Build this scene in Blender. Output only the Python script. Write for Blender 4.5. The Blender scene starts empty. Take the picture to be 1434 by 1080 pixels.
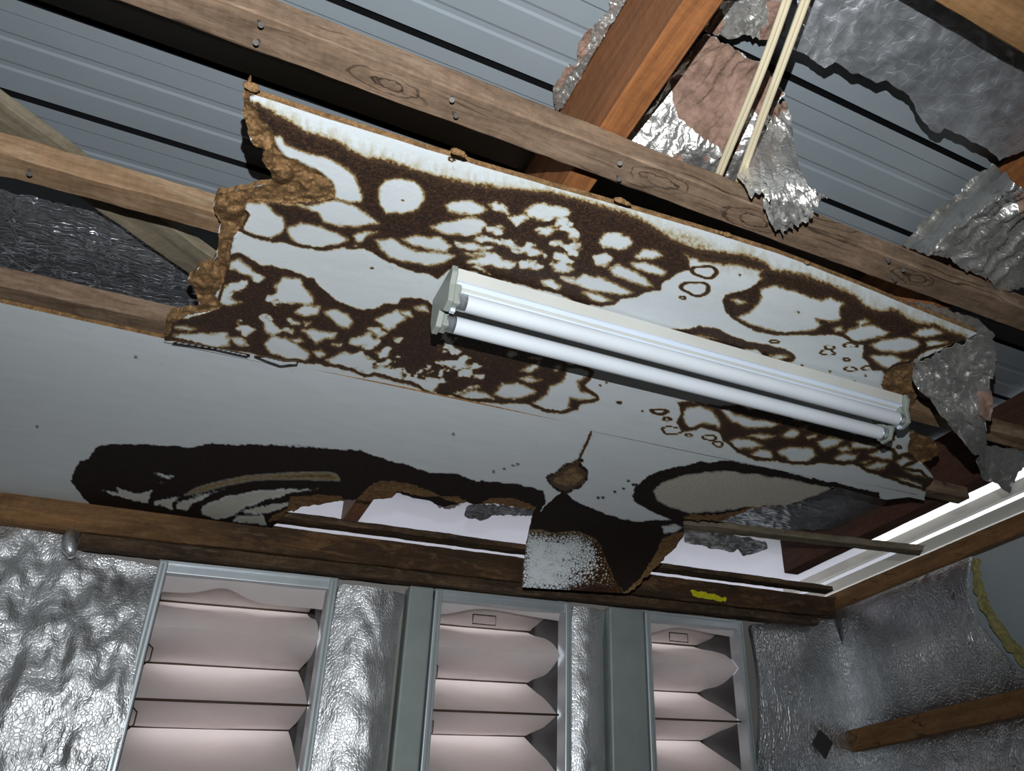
import bpy, bmesh, math, random
import numpy as np
from mathutils import Matrix, Vector
random.seed(4); RNG = np.random.RandomState(7)
scene = bpy.context.scene
COL = scene.collection
# ------------------------------------------------------------------ camera
# world: x along the window wall, y towards it, z up; numbers below are relative to the camera, EYE is its height
EYE = 1.45
RC = np.array([[0.86130573, -0.50518275, -0.05424776],
               [0.21511615, 0.45930607, -0.86183697],
               [0.4603015, 0.73063556, 0.50427593]])
FPX, CX, CY = 1182.74, 932.86, 538.16
cam_d = bpy.data.cameras.new('camera'); cam = bpy.data.objects.new('camera', cam_d); COL.objects.link(cam)
cam_d.sensor_fit = 'HORIZONTAL'; cam_d.sensor_width = 36.0
cam_d.lens = FPX / 1434 * 36.0
cam_d.shift_x = -(CX - 717) / 1434; cam_d.shift_y = (CY - 540) / 1434
cam_d.clip_start = 0.01
M3 = RC.T @ np.diag([1, -1, -1])
m4 = Matrix([list(M3[i]) + [0.0] for i in range(3)] + [[0, 0, 0, 1]]); m4.translation = (0, 0, EYE)
cam.matrix_world = m4
scene.camera = cam
# ------------------------------------------------------------------ light and exposure
vs = scene.view_settings
vs.view_transform = 'Standard'; vs.look = 'None'; vs.gamma = 1.0; vs.use_curve_mapping = False
vs.exposure = 0.0
world = bpy.data.worlds.new('overcast_sky'); scene.world = world; world.use_nodes = True
bg = world.node_tree.nodes['Background']
bg.inputs[0].default_value = (0.93, 0.95, 1.0, 1); bg.inputs[1].default_value = 1.5
fl = bpy.data.lights.new('camera_flash', 'SPOT'); fl.energy = 180; fl.spot_size = math.radians(112); fl.spot_blend = 1.0; fl.color = (0.93, 0.97, 1.0); fl.shadow_soft_size = 0.004
flo = bpy.data.objects.new('camera_flash', fl); COL.objects.link(flo)
up = -RC[1]; right = RC[0]
AIM = np.array([(640 - CX) / FPX, (340 - CY) / FPX, 1.0]) @ RC
flo.location = Vector(up * 0.20 + right * 0.01) + Vector((0, 0, EYE))
flo.rotation_euler = (Vector(AIM * 1.6) - Vector(up * 0.20)).to_track_quat('-Z', 'Y').to_euler()

# ------------------------------------------------------------------ helpers
def tag(o, label=None, cat=None, group=None, kind=None):
    if label: o['label'] = label
    if cat: o['category'] = cat
    if group: o['group'] = group
    if kind: o['kind'] = kind
    return o
def empty(name, loc=(0, 0, 0)):
    o = bpy.data.objects.new(name, None); COL.objects.link(o); o.location = (loc[0], loc[1], loc[2] + EYE)
    o.empty_display_size = 0.05
    return o
def ray(u, v):
    u = np.asarray(u, float); v = np.asarray(v, float)
    d = np.stack([(u - CX) / FPX, (v - CY) / FPX, np.ones_like(u)], -1)
    return d @ RC
def atz(u, v, z): d = ray(u, v); return d * (np.asarray(z) / d[..., 2])[..., None]
def aty(u, v, y): d = ray(u, v); return d * (np.asarray(y) / d[..., 1])[..., None]
def atx(u, v, x): d = ray(u, v); return d * (np.asarray(x) / d[..., 0])[..., None]
TAB = RNG.rand(256, 256)
def vnoise(x, y, s=0):
    x = np.asarray(x, float) + s * 17.13; y = np.asarray(y, float) + s * 9.71
    ix = np.floor(x).astype(int); iy = np.floor(y).astype(int); fx = x - ix; fy = y - iy
    fx = fx * fx * (3 - 2 * fx); fy = fy * fy * (3 - 2 * fy)
    a = TAB[ix & 255, iy & 255]; b = TAB[(ix + 1) & 255, iy & 255]; c = TAB[ix & 255, (iy + 1) & 255]; d = TAB[(ix + 1) & 255, (iy + 1) & 255]
    return (a * (1 - fx) + b * fx) * (1 - fy) + (c * (1 - fx) + d * fx) * fy
def fbm(x, y, s=0, o=4):
    r = 0; a = 0.5; t = 0
    for k in range(o):
        r = r + a * vnoise(x * 2 ** k, y * 2 ** k, s + k * 3); t += a; a *= .5
    return r / t - 0.5
def ridge(x, y, s=0, o=3):
    r = 0; a = .5; t = 0
    for k in range(o):
        r = r + a * (1 - np.abs(2 * vnoise(x * 2 ** k, y * 2 ** k, s + k * 5) - 1)); t += a; a *= .55
    return r / t
def sstep(a, b, x): t = np.clip((x - a) / (b - a), 0, 1); return t * t * (3 - 2 * t)
def sdpoly(U, V, poly, near=False):
    """signed distance to a polygon, positive inside; optionally the nearest outline point"""
    P = np.asarray(poly, float); Q = np.roll(P, -1, 0)
    best = np.full(U.shape, 1e18); ins = np.zeros(U.shape, bool)
    if near: NU = U.copy(); NV = V.copy()
    for (ax, ay), (bx, by) in zip(P, Q):
        ex, ey = bx - ax, by - ay; L = ex * ex + ey * ey + 1e-12
        t = np.clip(((U - ax) * ex + (V - ay) * ey) / L, 0, 1)
        px = ax + t * ex; py = ay + t * ey
        d = (U - px) ** 2 + (V - py) ** 2
        if near:
            m = d < best; NU = np.where(m, px, NU); NV = np.where(m, py, NV)
        best = np.minimum(best, d)
        if ay != by:
            c = ((ay > V) != (by > V)) & (U < (bx - ax) * (V - ay) / (by - ay) + ax)
            ins ^= c
    s = np.where(ins, 1, -1) * np.sqrt(best)
    return (s, NU, NV) if near else s
def sdmany(U, V, polys, reach=30.0):
    """largest signed distance over several polygons (positive inside any)"""
    out = np.full(U.shape, -reach)
    for p in polys:
        a = np.asarray(p, float); lo = a.min(0) - reach; hi = a.max(0) + reach
        m = (U > lo[0]) & (U < hi[0]) & (V > lo[1]) & (V < hi[1])
        if m.any(): out[m] = np.maximum(out[m], sdpoly(U[m], V[m], p))
    return out
def sdline(U, V, pts):
    best = np.full(U.shape, 1e9)
    for (ax, ay), (bx, by) in zip(pts[:-1], pts[1:]):
        ex, ey = bx - ax, by - ay; L = ex * ex + ey * ey + 1e-12
        t = np.clip(((U - ax) * ex + (V - ay) * ey) / L, 0, 1)
        best = np.minimum(best, np.hypot(U - ax - t * ex, V - ay - t * ey))
    return best
def rough_poly(poly, step=6.0, amp=2.0, seed=0, keep=()):
    """a polygon whose sides are broken up into a torn outline"""
    out = []; n = len(poly); k = 0
    for i in range(n):
        a = np.array(poly[i], float); b = np.array(poly[(i + 1) % n], float); L = np.linalg.norm(b - a)
        m = max(1, int(L / step)); nrm = np.array([-(b - a)[1], (b - a)[0]]) / (L + 1e-9)
        for j in range(m):
            p = a + (b - a) * j / m
            if i not in keep and j: p = p + nrm * amp * 2 * (TAB[(k * 7 + seed * 31) & 255, (seed * 13 + k // 200) & 255] - .5)
            k += 1; out.append(tuple(p))
    return out
def mesh_obj(name, verts, faces, mat, parent=None, smooth=True, attrs=None, local=True):
    """links one mesh object; verts are relative to the camera"""
    V = np.asarray(verts, float).copy(); V[:, 2] += EYE
    org = np.zeros(3)
    if local: org = (V.min(0) + V.max(0)) / 2
    me = bpy.data.meshes.new(name)
    V = V - org
    lens = {len(f) for f in faces} if not isinstance(faces, np.ndarray) else {faces.shape[1]}
    if len(lens) == 1:
        F = np.asarray(faces, np.int32); k = F.shape[1]
        me.vertices.add(len(V)); me.vertices.foreach_set('co', V.astype(np.float32).ravel())
        me.loops.add(F.size); me.loops.foreach_set('vertex_index', F.ravel())
        me.polygons.add(len(F)); me.polygons.foreach_set('loop_start', np.arange(0, F.size, k, dtype=np.int32))
        me.update(calc_edges=True)
    else:
        me.from_pydata([tuple(v) for v in V], [], [tuple(f) for f in faces]); me.update()
    me.polygons.foreach_set('use_smooth', [smooth] * len(me.polygons))
    for k, a in (attrs or {}).items():
        at = me.attributes.new(k, 'FLOAT', 'POINT'); at.data.foreach_set('value', np.asarray(a, np.float32))
    if mat: me.materials.append(mat)
    o = bpy.data.objects.new(name, me); COL.objects.link(o)
    o.location = org
    if parent is not None:
        o.parent = parent
        o.location = Vector(org) - parent_world(parent)
    return o
def parent_world(p):
    v = Vector(p.location)
    while p.parent is not None:
        p = p.parent; v = v + Vector(p.location)
    return v
def sheet(name, poly, fmap, step, mat, thick=None, attrs=None, parent=None, smooth=True, split=None):
    """a sheet of any outline (outline given where it is seen in the photograph, carried onto its real surface by fmap)
       with its own thickness (a vector)"""
    a = np.asarray(poly, float); lo = a.min(0); hi = a.max(0)
    nu = int((hi[0] - lo[0]) / step) + 2; nv = int((hi[1] - lo[1]) / step) + 2
    U, V = np.meshgrid(lo[0] + np.arange(nu + 1) * step - step * .5, lo[1] + np.arange(nv + 1) * step - step * .5, indexing='ij')
    cU = (U[:-1, :-1] + step / 2); cV = (V[:-1, :-1] + step / 2)
    keep = sdpoly(cU, cV, poly) > 0
    used = np.zeros(U.shape, bool); full = np.ones(U.shape, bool)
    for di in (0, 1):
        for dj in (0, 1):
            used[di:nu + di, dj:nv + dj] |= keep
            full[di:nu + di, dj:nv + dj] &= keep
    full[0, :] = full[-1, :] = False; full[:, 0] = full[:, -1] = False
    bd = used & ~full
    s, NU, NV = sdpoly(U[bd], V[bd], poly, True)
    ok = np.abs(s) < step * 1.5
    U[bd] = np.where(ok, NU, U[bd]); V[bd] = np.where(ok, NV, V[bd])
    idx = -np.ones(U.shape, int); idx[used] = np.arange(used.sum())
    u = U[used]; v = V[used]
    ii, jj = np.nonzero(keep)
    F = np.stack([idx[ii, jj], idx[ii, jj + 1], idx[ii + 1, jj + 1], idx[ii + 1, jj]], 1)
    P = fmap(u, v)
    at = {k: fn(u, v) for k, fn in (attrs or {}).items()}
    if thick is not None:
        n = len(P); T = np.asarray(thick, float)
        E = np.concatenate([F[:, [0, 1]], F[:, [1, 2]], F[:, [2, 3]], F[:, [3, 0]]])
        key = np.sort(E, 1); kk = key[:, 0].astype(np.int64) * n + key[:, 1]
        uq, first, cnt = np.unique(kk, return_index=True, return_counts=True)
        B = E[first[cnt == 1]]
        side = np.stack([B[:, 1], B[:, 0], B[:, 0] + 2 * n, B[:, 1] + 2 * n], 1)
        # separate rim vertices keep the sides hard against the faces
        P = np.concatenate([P, P + T, P + T, P]); F2 = F[:, ::-1] + n
        side = np.stack([B[:, 1] + 3 * n, B[:, 0] + 3 * n, B[:, 0] + 2 * n, B[:, 1] + 2 * n], 1)
        F = np.concatenate([F, F2, side])
        for k in list(at):
            rim = np.ones(2 * n) if k == 'fibre' else np.concatenate([at[k], at[k]])
            at[k] = np.concatenate([at[k], np.ones(n) if k == 'fibre' else at[k], rim])
        usedv = np.zeros(4 * n, bool); usedv[F.ravel()] = True
        rem = np.cumsum(usedv) - 1; P = P[usedv]; F = rem[F]
        at = {k: x[usedv] for k, x in at.items()}
    if split:
        m = at['fibre'][F].mean(1) > .5
        for nm, mk in ((split[0], ~m), (split[1], m)):
            Fm = F[mk]; uv = np.zeros(len(P), bool); uv[Fm.ravel()] = True; rm = np.cumsum(uv) - 1
            o = mesh_obj(nm, P[uv], rm[Fm].astype(np.int32), mat, parent, smooth, {k: x[uv] for k, x in at.items()})
            if nm == split[1]: o['label'] = 'bare brown softboard core and torn edge'
        return o
    return mesh_obj(name, P, F.astype(np.int32), mat, parent, smooth, at)
def box_vf(x0, x1, y0, y1, z0, z1):
    v = [(x0, y0, z0), (x1, y0, z0), (x1, y1, z0), (x0, y1, z0), (x0, y0, z1), (x1, y0, z1), (x1, y1, z1), (x0, y1, z1)]
    f = [(0, 3, 2, 1), (4, 5, 6, 7), (0, 1, 5, 4), (1, 2, 6, 5), (2, 3, 7, 6), (3, 0, 4, 7)]
    return v, f
def boxes(name, L, mat, parent=None, bev=0.0):
    V = []; F = []
    for b in L:
        v, f = box_vf(*b); k = len(V); V += v; F += [tuple(i + k for i in q) for q in f]
    o = mesh_obj(name, V, F, mat, parent, smooth=False)
    if bev:
        m = o.modifiers.new('bevel', 'BEVEL'); m.width = bev; m.segments = 2; m.limit_method = 'ANGLE'
    return o
def tube_vf(pts, r, n=10, cap=True):
    pts = [Vector(p) for p in pts]; V = []; F = []
    rr = r if hasattr(r, '__len__') else [r] * len(pts)
    t0 = (pts[1] - pts[0]).normalized(); a = t0.orthogonal().normalized()
    for i, p in enumerate(pts):
        t = (pts[min(i + 1, len(pts) - 1)] - pts[max(i - 1, 0)]).normalized()
        a = (a - t * a.dot(t)).normalized(); b = t.cross(a)
        for k in range(n):
            q = 2 * math.pi * k / n; V.append(tuple(p + (a * math.cos(q) + b * math.sin(q)) * rr[i]))
    for i in range(len(pts) - 1):
        for k in range(n):
            F.append((i * n + k, i * n + (k + 1) % n, (i + 1) * n + (k + 1) % n, (i + 1) * n + k))
    if cap:
        F.append(tuple(range(n - 1, -1, -1))); F.append(tuple((len(pts) - 1) * n + k for k in range(n)))
    return V, F
def tube(name, pts, r, mat, parent=None, n=10):
    V, F = tube_vf(pts, r, n); return mesh_obj(name, V, F, mat, parent, smooth=True)
def timber(name, a, b, w, h, mat, parent=None, jit=0.0015, chip=0.0, seed=1, ends=(0, 0), label=None, cat='timber', group=None, side=None):
    """a sawn length from a to b: w wide, h tall, worn arrises, object x axis along the grain; a, b are centres"""
    a = np.array(a, float); b = np.array(b, float); L = np.linalg.norm(b - a); d = (b - a) / L
    upv = np.array([0, 0, 1.0]) if side is None else np.array(side, float)
    yv = np.cross(upv, d); yv /= np.linalg.norm(yv); zv = np.cross(d, yv)
    n = max(6, int(L / 0.02)); c = min(0.003, w * .1, h * .1)
    prof = []
    for (sy, sz) in ((-1, -1), (1, -1), (1, 1), (-1, 1)):
        e = [(sy * w / 2, sz * (h / 2 - c)), (sy * (w / 2 - c), sz * h / 2)]
        if sy * sz > 0: e = e
        else: e = e[::-1]
        prof += e
    prof = np.array(prof); k = len(prof)
    V = []
    for i in range(n + 1):
        x = -L / 2 + L * i / n
        q = prof.copy()
        q[:, 0] += jit * 2 * fbm(np.full(k, x * 9), np.arange(k) * 3.7, seed) + jit * fbm(np.full(k, x * 60), np.arange(k) * 5.1, seed + 2)
        q[:, 1] += jit * 2 * fbm(np.full(k, x * 9), np.arange(k) * 2.9, seed + 5) + jit * fbm(np.full(k, x * 60), np.arange(k) * 4.1, seed + 7)
        if chip:
            g = np.clip(fbm(np.full(k, x * 30), np.arange(k) * 1.3, seed + 9) - .05, 0, 1) * chip * 6
            q *= (1 - g)[:, None]
        xs = np.full(k, x)
        if i == 0: xs = xs - ends[0] * (vnoise(np.arange(k) * 1.7, np.arange(k) * .9, seed + 3))
        if i == n: xs = xs + ends[1] * (vnoise(np.arange(k) * 2.1, np.arange(k) * .7, seed + 4))
        V += [(xs[j], q[j, 0], q[j, 1]) for j in range(k)]
    F = []
    for i in range(n):
        for j in range(k):
            F.append((i * k + j, i * k + (j + 1) % k, (i + 1) * k + (j + 1) % k, (i + 1) * k + j))
    F.append(tuple(range(k - 1, -1, -1))); F.append(tuple(n * k + j for j in range(k)))
    me = bpy.data.meshes.new(name); me.from_pydata(V, [], F); me.update(); me.materials.append(mat)
    o = bpy.data.objects.new(name, me); COL.objects.link(o)
    mw = Matrix([[d[i], yv[i], zv[i], 0] for i in range(3)] + [[0, 0, 0, 1]])
    mid = (a + b) / 2; mw.translation = (mid[0], mid[1], mid[2] + EYE)
    if parent is not None:
        mw.translation = mw.translation - parent_world(parent); o.parent = parent
    o.matrix_local = mw
    if label: tag(o, label, cat, group)
    return o

# ------------------------------------------------------------------ materials
class NT:
    def __init__(s, name):
        s.m = bpy.data.materials.new(name); s.m.use_nodes = True; s.t = s.m.node_tree; s.t.nodes.clear()
        s.out = s.t.nodes.new('ShaderNodeOutputMaterial')
    def n(s, typ, ins=None, **kw):
        x = s.t.nodes.new(typ)
        for k, v in kw.items(): setattr(x, k, v)
        for k, v in (ins or {}).items(): s.set(x.inputs[k], v)
        return x
    def set(s, inp, v):
        if isinstance(v, bpy.types.NodeSocket): s.t.links.new(v, inp)
        elif isinstance(v, bpy.types.Node): s.t.links.new(v.outputs[0], inp)
        else: inp.default_value = v
    def math(s, op, a, b=0.0, c=0.0, clamp=False):
        x = s.n('ShaderNodeMath', {0: a, 1: b, 2: c}, operation=op, use_clamp=clamp); return x.outputs[0]
    def mix(s, f, a, b, blend='MIX'):
        x = s.n('ShaderNodeMix', data_type='RGBA', blend_type=blend)
        s.set(x.inputs[0], f); s.set(x.inputs[6], a); s.set(x.inputs[7], b); return x.outputs[2]
    def ramp(s, f, stops, interp='LINEAR'):
        x = s.n('ShaderNodeValToRGB', {0: f}); e = x.color_ramp.elements; x.color_ramp.interpolation = interp
        while len(e) < len(stops): e.new(0.5)
        for i, (p, c) in enumerate(stops):
            e[i].position = p; e[i].color = (tuple(c) + (1,))[:4] if hasattr(c, '__len__') else (c, c, c, 1)
        return x.outputs[0]
    def coord(s, scale=(1, 1, 1), kind='Object', rot=(0, 0, 0)):
        c = s.n('ShaderNodeTexCoord'); mp = s.n('ShaderNodeMapping', {'Vector': c.outputs[kind], 'Scale': scale, 'Rotation': rot}); return mp.outputs[0]
    def noise(s, vec, scale, detail=4, rough=.55, dist=0.0):
        return s.n('ShaderNodeTexNoise', {'Vector': vec, 'Scale': scale, 'Detail': detail, 'Roughness': rough, 'Distortion': dist}).outputs[0]
    def attr(s, name): return s.n('ShaderNodeAttribute', attribute_name=name).outputs['Fac']
    def bump(s, h, strength=.3, dist=.01, normal=None):
        ins = {'Height': h, 'Strength': strength, 'Distance': dist}
        if normal is not None: ins['Normal'] = normal
        return s.n('ShaderNodeBump', ins).outputs[0]
    def done(s, col, rough=.6, metal=0.0, normal=None, spec=.4, **kw):
        b = s.n('ShaderNodeBsdfPrincipled', {'Base Color': col, 'Roughness': rough, 'Metallic': metal, 'Specular IOR Level': spec})
        if normal is not None: s.set(b.inputs['Normal'], normal)
        for k, v in kw.items(): s.set(b.inputs[k.replace('_', ' ')], v)
        s.t.links.new(b.outputs[0], s.out.inputs[0]); return s.m
def srgb(r, g, b):
    f = lambda c: (c / 255) / 12.92 if c <= 10 else (((c / 255) + .055) / 1.055) ** 2.4
    return (f(r), f(g), f(b))
def plain(name, col, rough=.6, metal=0.0, var=.15, scale=8, spec=.4, bump=0.0):
    t = NT(name); v = t.coord(); n = t.noise(v, scale, 6)
    c = t.ramp(n, [(.25, tuple(x * (1 - var) for x in col)), (.75, tuple(min(1, x * (1 + var)) for x in col))])
    nm = t.bump(t.noise(v, scale * 12, 3), bump, .004) if bump else None
    return t.done(c, rough, metal, nm, spec)
def wood(name, dark, light, grain=26, dirt=.35, dirtcol=(.02, .014, .010), rough=.75, knots=True, pale=None, rot=0.0, rotx=None, knotlist=()):
    t = NT(name); v = t.coord()
    wn = t.n('ShaderNodeTexNoise', {'Vector': t.coord((2.2, 7, 7)), 'Scale': 1.6, 'Detail': 3.0})
    warp = t.n('ShaderNodeVectorMath', {0: wn.outputs['Color'], 1: (.0, .07 if knots else .025, .07 if knots else .025)}, operation='MULTIPLY').outputs[0]
    vw = t.n('ShaderNodeVectorMath', {0: v, 1: warp}, operation='ADD').outputs[0]
    sc = lambda x, y: t.n('ShaderNodeMapping', {'Vector': vw, 'Scale': (x, y, y)}).outputs[0]
    w = t.noise(sc(1.6, grain), 1.6, 6, .65, .3)
    fine = t.noise(sc(9, grain * 6), 1.5, 4, .65)
    saw = t.noise(t.coord((60, 22, 22), rot=(0, 0, .35)), 1.6, 4, .7)
    f = t.math('ADD', t.math('MULTIPLY', w, .55), t.math('ADD', t.math('MULTIPLY', fine, .25), t.math('MULTIPLY', saw, .20)))
    c = t.ramp(f, [(.34, dark), (.5, tuple((a + b) / 2 for a, b in zip(dark, light))), (.64, light)])
    if knots:
        ln = t.math('SINE', t.math('MULTIPLY', t.noise(sc(1.1, 9), 1.4, 1, .4), 60.0))
        lm = t.math('MULTIPLY', t.ramp(ln, [(.80, 0), (1.0, 1)]), t.ramp(t.noise(t.coord((3, 6, 6)), 1.7, 3), [(.50, 0), (.60, 1)]))
        c = t.mix(t.math('MULTIPLY', lm, .8), c, tuple(x * .22 for x in dark) + (1,))
    for (kx, ky, ks) in knotlist:
        dv = t.n('ShaderNodeVectorMath', {0: v, 1: (kx, ky, 0)}, operation='SUBTRACT').outputs[0]
        dv = t.n('ShaderNodeVectorMath', {0: dv, 1: (1 / (2.7 * ks), 1 / ks, .3 / ks)}, operation='MULTIPLY').outputs[0]
        r = t.math('ADD', t.n('ShaderNodeVectorMath', {0: dv}, operation='LENGTH').outputs[1], t.math('MULTIPLY', t.math('SUBTRACT', t.noise(v, 22, 4, .6), .5), .9))
        rg = t.ramp(t.math('SINE', t.math('MULTIPLY', r, 19.0)), [(.55, 0), (1.0, 1)])
        fo = t.ramp(r, [(.25, .95), (.75, .7), (1.35, 0)])
        c = t.mix(t.math('MULTIPLY', rg, fo), c, tuple(x * .18 for x in dark) + (1,))
    if pale:
        p = t.ramp(t.noise(t.coord((3, 14, 14)), 1.3, 6, .68, .5), [(.52, 0), (.70, 1)])
        c = t.mix(t.math('MULTIPLY', p, .6), c, pale + (1,))
    dn = t.ramp(t.noise(t.coord((2.6, 7, 7)), 2.2, 8, .7, .4), [(.5 - dirt * .22, 0), (.76, 1)])
    c = t.mix(t.math('MULTIPLY', dn, min(1.0, dirt * 1.6)), c, dirtcol + (1,))
    if rot:
        rm = t.ramp(t.noise(t.coord((2.4, 10, 10)), 2.0, 9, .72, .6), [(.40, 0), (.60, 1)])
        if rotx:
            xx = t.n('ShaderNodeSeparateXYZ', {0: v}).outputs[0]
            gr = t.n('ShaderNodeMapRange', {0: t.math('ADD', xx, t.math('MULTIPLY', t.math('SUBTRACT', t.noise(v, 6, 5), .5), .25)), 1: rotx[0], 2: rotx[1], 3: .18, 4: 1.0}).outputs[0]
            rm = t.math('MULTIPLY', t.math('ADD', rm, t.math('MULTIPLY', gr, .55), clamp=True), gr)
        c = t.mix(t.math('MULTIPLY', rm, rot), c, (.016, .011, .009, 1))
        gm = t.ramp(t.noise(t.coord((5, 16, 16)), 2.0, 8, .75, .4), [(.56, 0), (.68, 1)])
        c = t.mix(t.math('MULTIPLY', gm, .5), c, srgb(128, 112, 88) + (1,))
    nm = t.bump(f, .45, .004)
    return t.done(c, rough, 0.0, nm, .2)
def foil(name, cell=48.0, tint=(.62, .64, .66), rough=.34, strength=.55, stretch=(1, 1, 1), kraft=False, thread=False, metal=.85, hexa=False, big=6.0, streak=0.0, bigw=1.6, crease=0.0):
    t = NT(name); v = t.coord(stretch)
    wv = t.n('ShaderNodeTexNoise', {'Vector': v, 'Scale': 14.0, 'Detail': 3.0})
    vv = t.n('ShaderNodeVectorMath', {0: v, 1: t.n('ShaderNodeVectorMath', {0: wv.outputs['Color'], 3: .045}, operation='SCALE').outputs[0]}, operation='ADD').outputs[0]
    e = t.n('ShaderNodeTexVoronoi', {'Vector': vv, 'Scale': cell, 'Randomness': .9 if not hexa else .35}, feature='DISTANCE_TO_EDGE').outputs['Distance']
    ed = t.ramp(e, [(0.0, 0), (.16 if not hexa else .06, 1)])
    vc = t.n('ShaderNodeTexVoronoi', {'Vector': vv, 'Scale': cell * .63, 'Randomness': 1.0}).outputs['Color']
    big_n = t.noise(v, big, 5, .6, .6)
    h = t.math('ADD', t.math('MULTIPLY', ed, .5), t.math('MULTIPLY', big_n, bigw))
    if crease:
        ce = t.n('ShaderNodeTexVoronoi', {'Vector': t.n('ShaderNodeMapping', {'Vector': vv, 'Scale': (1.0, .45, 1.0), 'Rotation': (0, 0, .6)}).outputs[0], 'Scale': 16.0}, feature='DISTANCE_TO_EDGE').outputs['Distance']
        h = t.math('ADD', h, t.math('MULTIPLY', t.ramp(ce, [(0, 0), (.22, 1)]), crease))
    h = t.math('ADD', h, t.math('MULTIPLY', t.n('ShaderNodeSeparateColor', {0: vc}).outputs[0], .14))
    if streak: h = t.math('ADD', h, t.math('MULTIPLY', t.noise(t.coord((16, 16, 3.5), rot=(.25, .2, 0)), 2.2, 5, .6, .4), streak))
    dirt = t.ramp(t.noise(v, 4.0, 6, .65), [(.38, .72), (.62, 1.0)])
    c = t.mix(1.0, tint + (1,), dirt, 'MULTIPLY')
    c = t.mix(t.ramp(e, [(0, .55), (.05, 0)]), c, tuple(x * 1.12 for x in tint) + (1,))
    met = metal; rg = t.ramp(t.noise(v, 22, 3), [(.3, rough * .8), (.7, rough * 1.3)])
    if kraft:
        k = t.attr('kraft'); kn = t.math('ADD', k, t.math('MULTIPLY', t.math('SUBTRACT', t.noise(v, 60, 4), .5), .5)); ks = t.ramp(kn, [(.46, 0), (.54, 1)])
        kc = t.ramp(t.noise(t.coord((1, 1, 1)), 26, 6, .65), [(.3, srgb(92, 70, 58)), (.7, srgb(154, 124, 108))])
        c = t.mix(ks, c, kc); met = t.math('MULTIPLY', t.math('SUBTRACT', 1.0, ks), metal); rg = t.mix(ks, rg, (.9, .9, .9, 1))
    nm = t.bump(h, strength, .006)
    return t.done(c, rg, met, nm, .5)

WHITE = srgb(214, 220, 222)
def paint_material(name, darkcol=(.036, .022, .016), midcol=(.092, .055, .036), blackcol=(.010, .0062, .0048)):
    t = NT(name); v = t.coord()
    st = t.attr('stain'); fb = t.attr('fibre'); bl = t.attr('burnt'); cr = t.attr('crackle'); tn = t.attr('tan')
    n1 = t.noise(v, 320, 3, .7); n2 = t.noise(v, 70, 5, .7); n3 = t.noise(t.coord((1, 3.0, 1)), 9, 5)
    base = t.ramp(n3, [(.3, tuple(x * .93 for x in WHITE)), (.7, WHITE)])
    # fine relief of the softboard under the paint
    midw = t.math('MULTIPLY', st, t.math('SUBTRACT', 1.0, st))
    f = t.math('ADD', st, t.math('MULTIPLY', t.math('SUBTRACT', t.math('ADD', t.math('MULTIPLY', n1, .5), t.math('MULTIPLY', n2, .5)), .5), t.math('MULTIPLY', midw, 3.6)))
    sc = t.ramp(f, [(0.02, (1, 1, 1)), (.20, srgb(226, 214, 186)), (.40, srgb(176, 142, 94)), (.60, srgb(92, 64, 42)), (.80, midcol), (1.0, darkcol)])
    col = t.mix(1.0, base, sc, 'MULTIPLY')
    # speckle: lighter fibres inside the dark stain
    fl_ = t.ramp(t.noise(t.coord((1, 1, 1), rot=(0, 0, .5)), 210, 4, .75, .8), [(.48, 0), (.60, 1)])
    col = t.mix(t.math('MULTIPLY', t.math('MULTIPLY', fl_, .42), t.ramp(st, [(.7, 0), (.95, 1)])), col, srgb(112, 78, 56) + (1,))
    # buff patches where only the paper skin is left
    tcol = t.ramp(t.noise(v, 240, 4, .75), [(.30, srgb(84, 66, 44)), (.5, srgb(178, 172, 156)), (.8, srgb(206, 202, 188))])
    col = t.mix(tn, col, tcol)
    # burnt-black water mark
    bc = t.ramp(n2, [(.3, blackcol), (.75, tuple(x * 2.0 for x in blackcol))])
    bf = t.ramp(t.math('ADD', bl, t.math('MULTIPLY', t.math('SUBTRACT', n2, .5), .25)), [(.08, 0), (.35, .45), (.62, 1)])
    col = t.mix(bf, col, bc)
    # crackled paint
    e = t.n('ShaderNodeTexVoronoi', {'Vector': t.n('ShaderNodeVectorMath', {0: v, 1: t.n('ShaderNodeVectorMath', {0: t.n('ShaderNodeTexNoise', {'Vector': v, 'Scale': 60.0}).outputs['Color'], 3: .012}, operation='SCALE').outputs[0]}, operation='ADD').outputs[0], 'Scale': 85.0}, feature='DISTANCE_TO_EDGE').outputs['Distance']
    cm = t.ramp(t.math('SUBTRACT', e, t.math('MULTIPLY', t.math('MULTIPLY', cr, cr), .20)), [(.0, 1), (.05, 0)])
    cm = t.math('MULTIPLY', cm, t.ramp(t.math('ADD', cr, t.math('MULTIPLY', t.math('SUBTRACT', t.noise(v, 26, 4), .5), .9)), [(.12, 0), (.34, 1)]))
    col = t.mix(cm, col, srgb(58, 36, 20) + (1,))
    # bare softboard
    fc = t.ramp(t.math('ADD', t.math('MULTIPLY', n2, .6), t.math('MULTIPLY', n1, .4)), [(.30, srgb(60, 44, 29)), (.5, srgb(116, 88, 58)), (.70, srgb(164, 132, 92))])
    fs = t.ramp(t.math('ADD', fb, t.math('MULTIPLY', t.math('SUBTRACT', n2, .5), .3)), [(.42, 0), (.52, 1)])
    col = t.mix(fs, col, fc)
    rg = t.mix(fs, t.mix(bf, (.5, .5, .5, 1), (.8, .8, .8, 1)), (.95, .95, .95, 1))
    h = t.math('ADD', t.math('MULTIPLY', n1, .25), t.math('MULTIPLY', t.noise(v, 120, 4, .7), t.math('ADD', t.math('MULTIPLY', fs, 3.0), t.math('MULTIPLY', st, .5))))
    return t.done(col, rg, 0.0, t.bump(h, .35, .003), .16)

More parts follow.
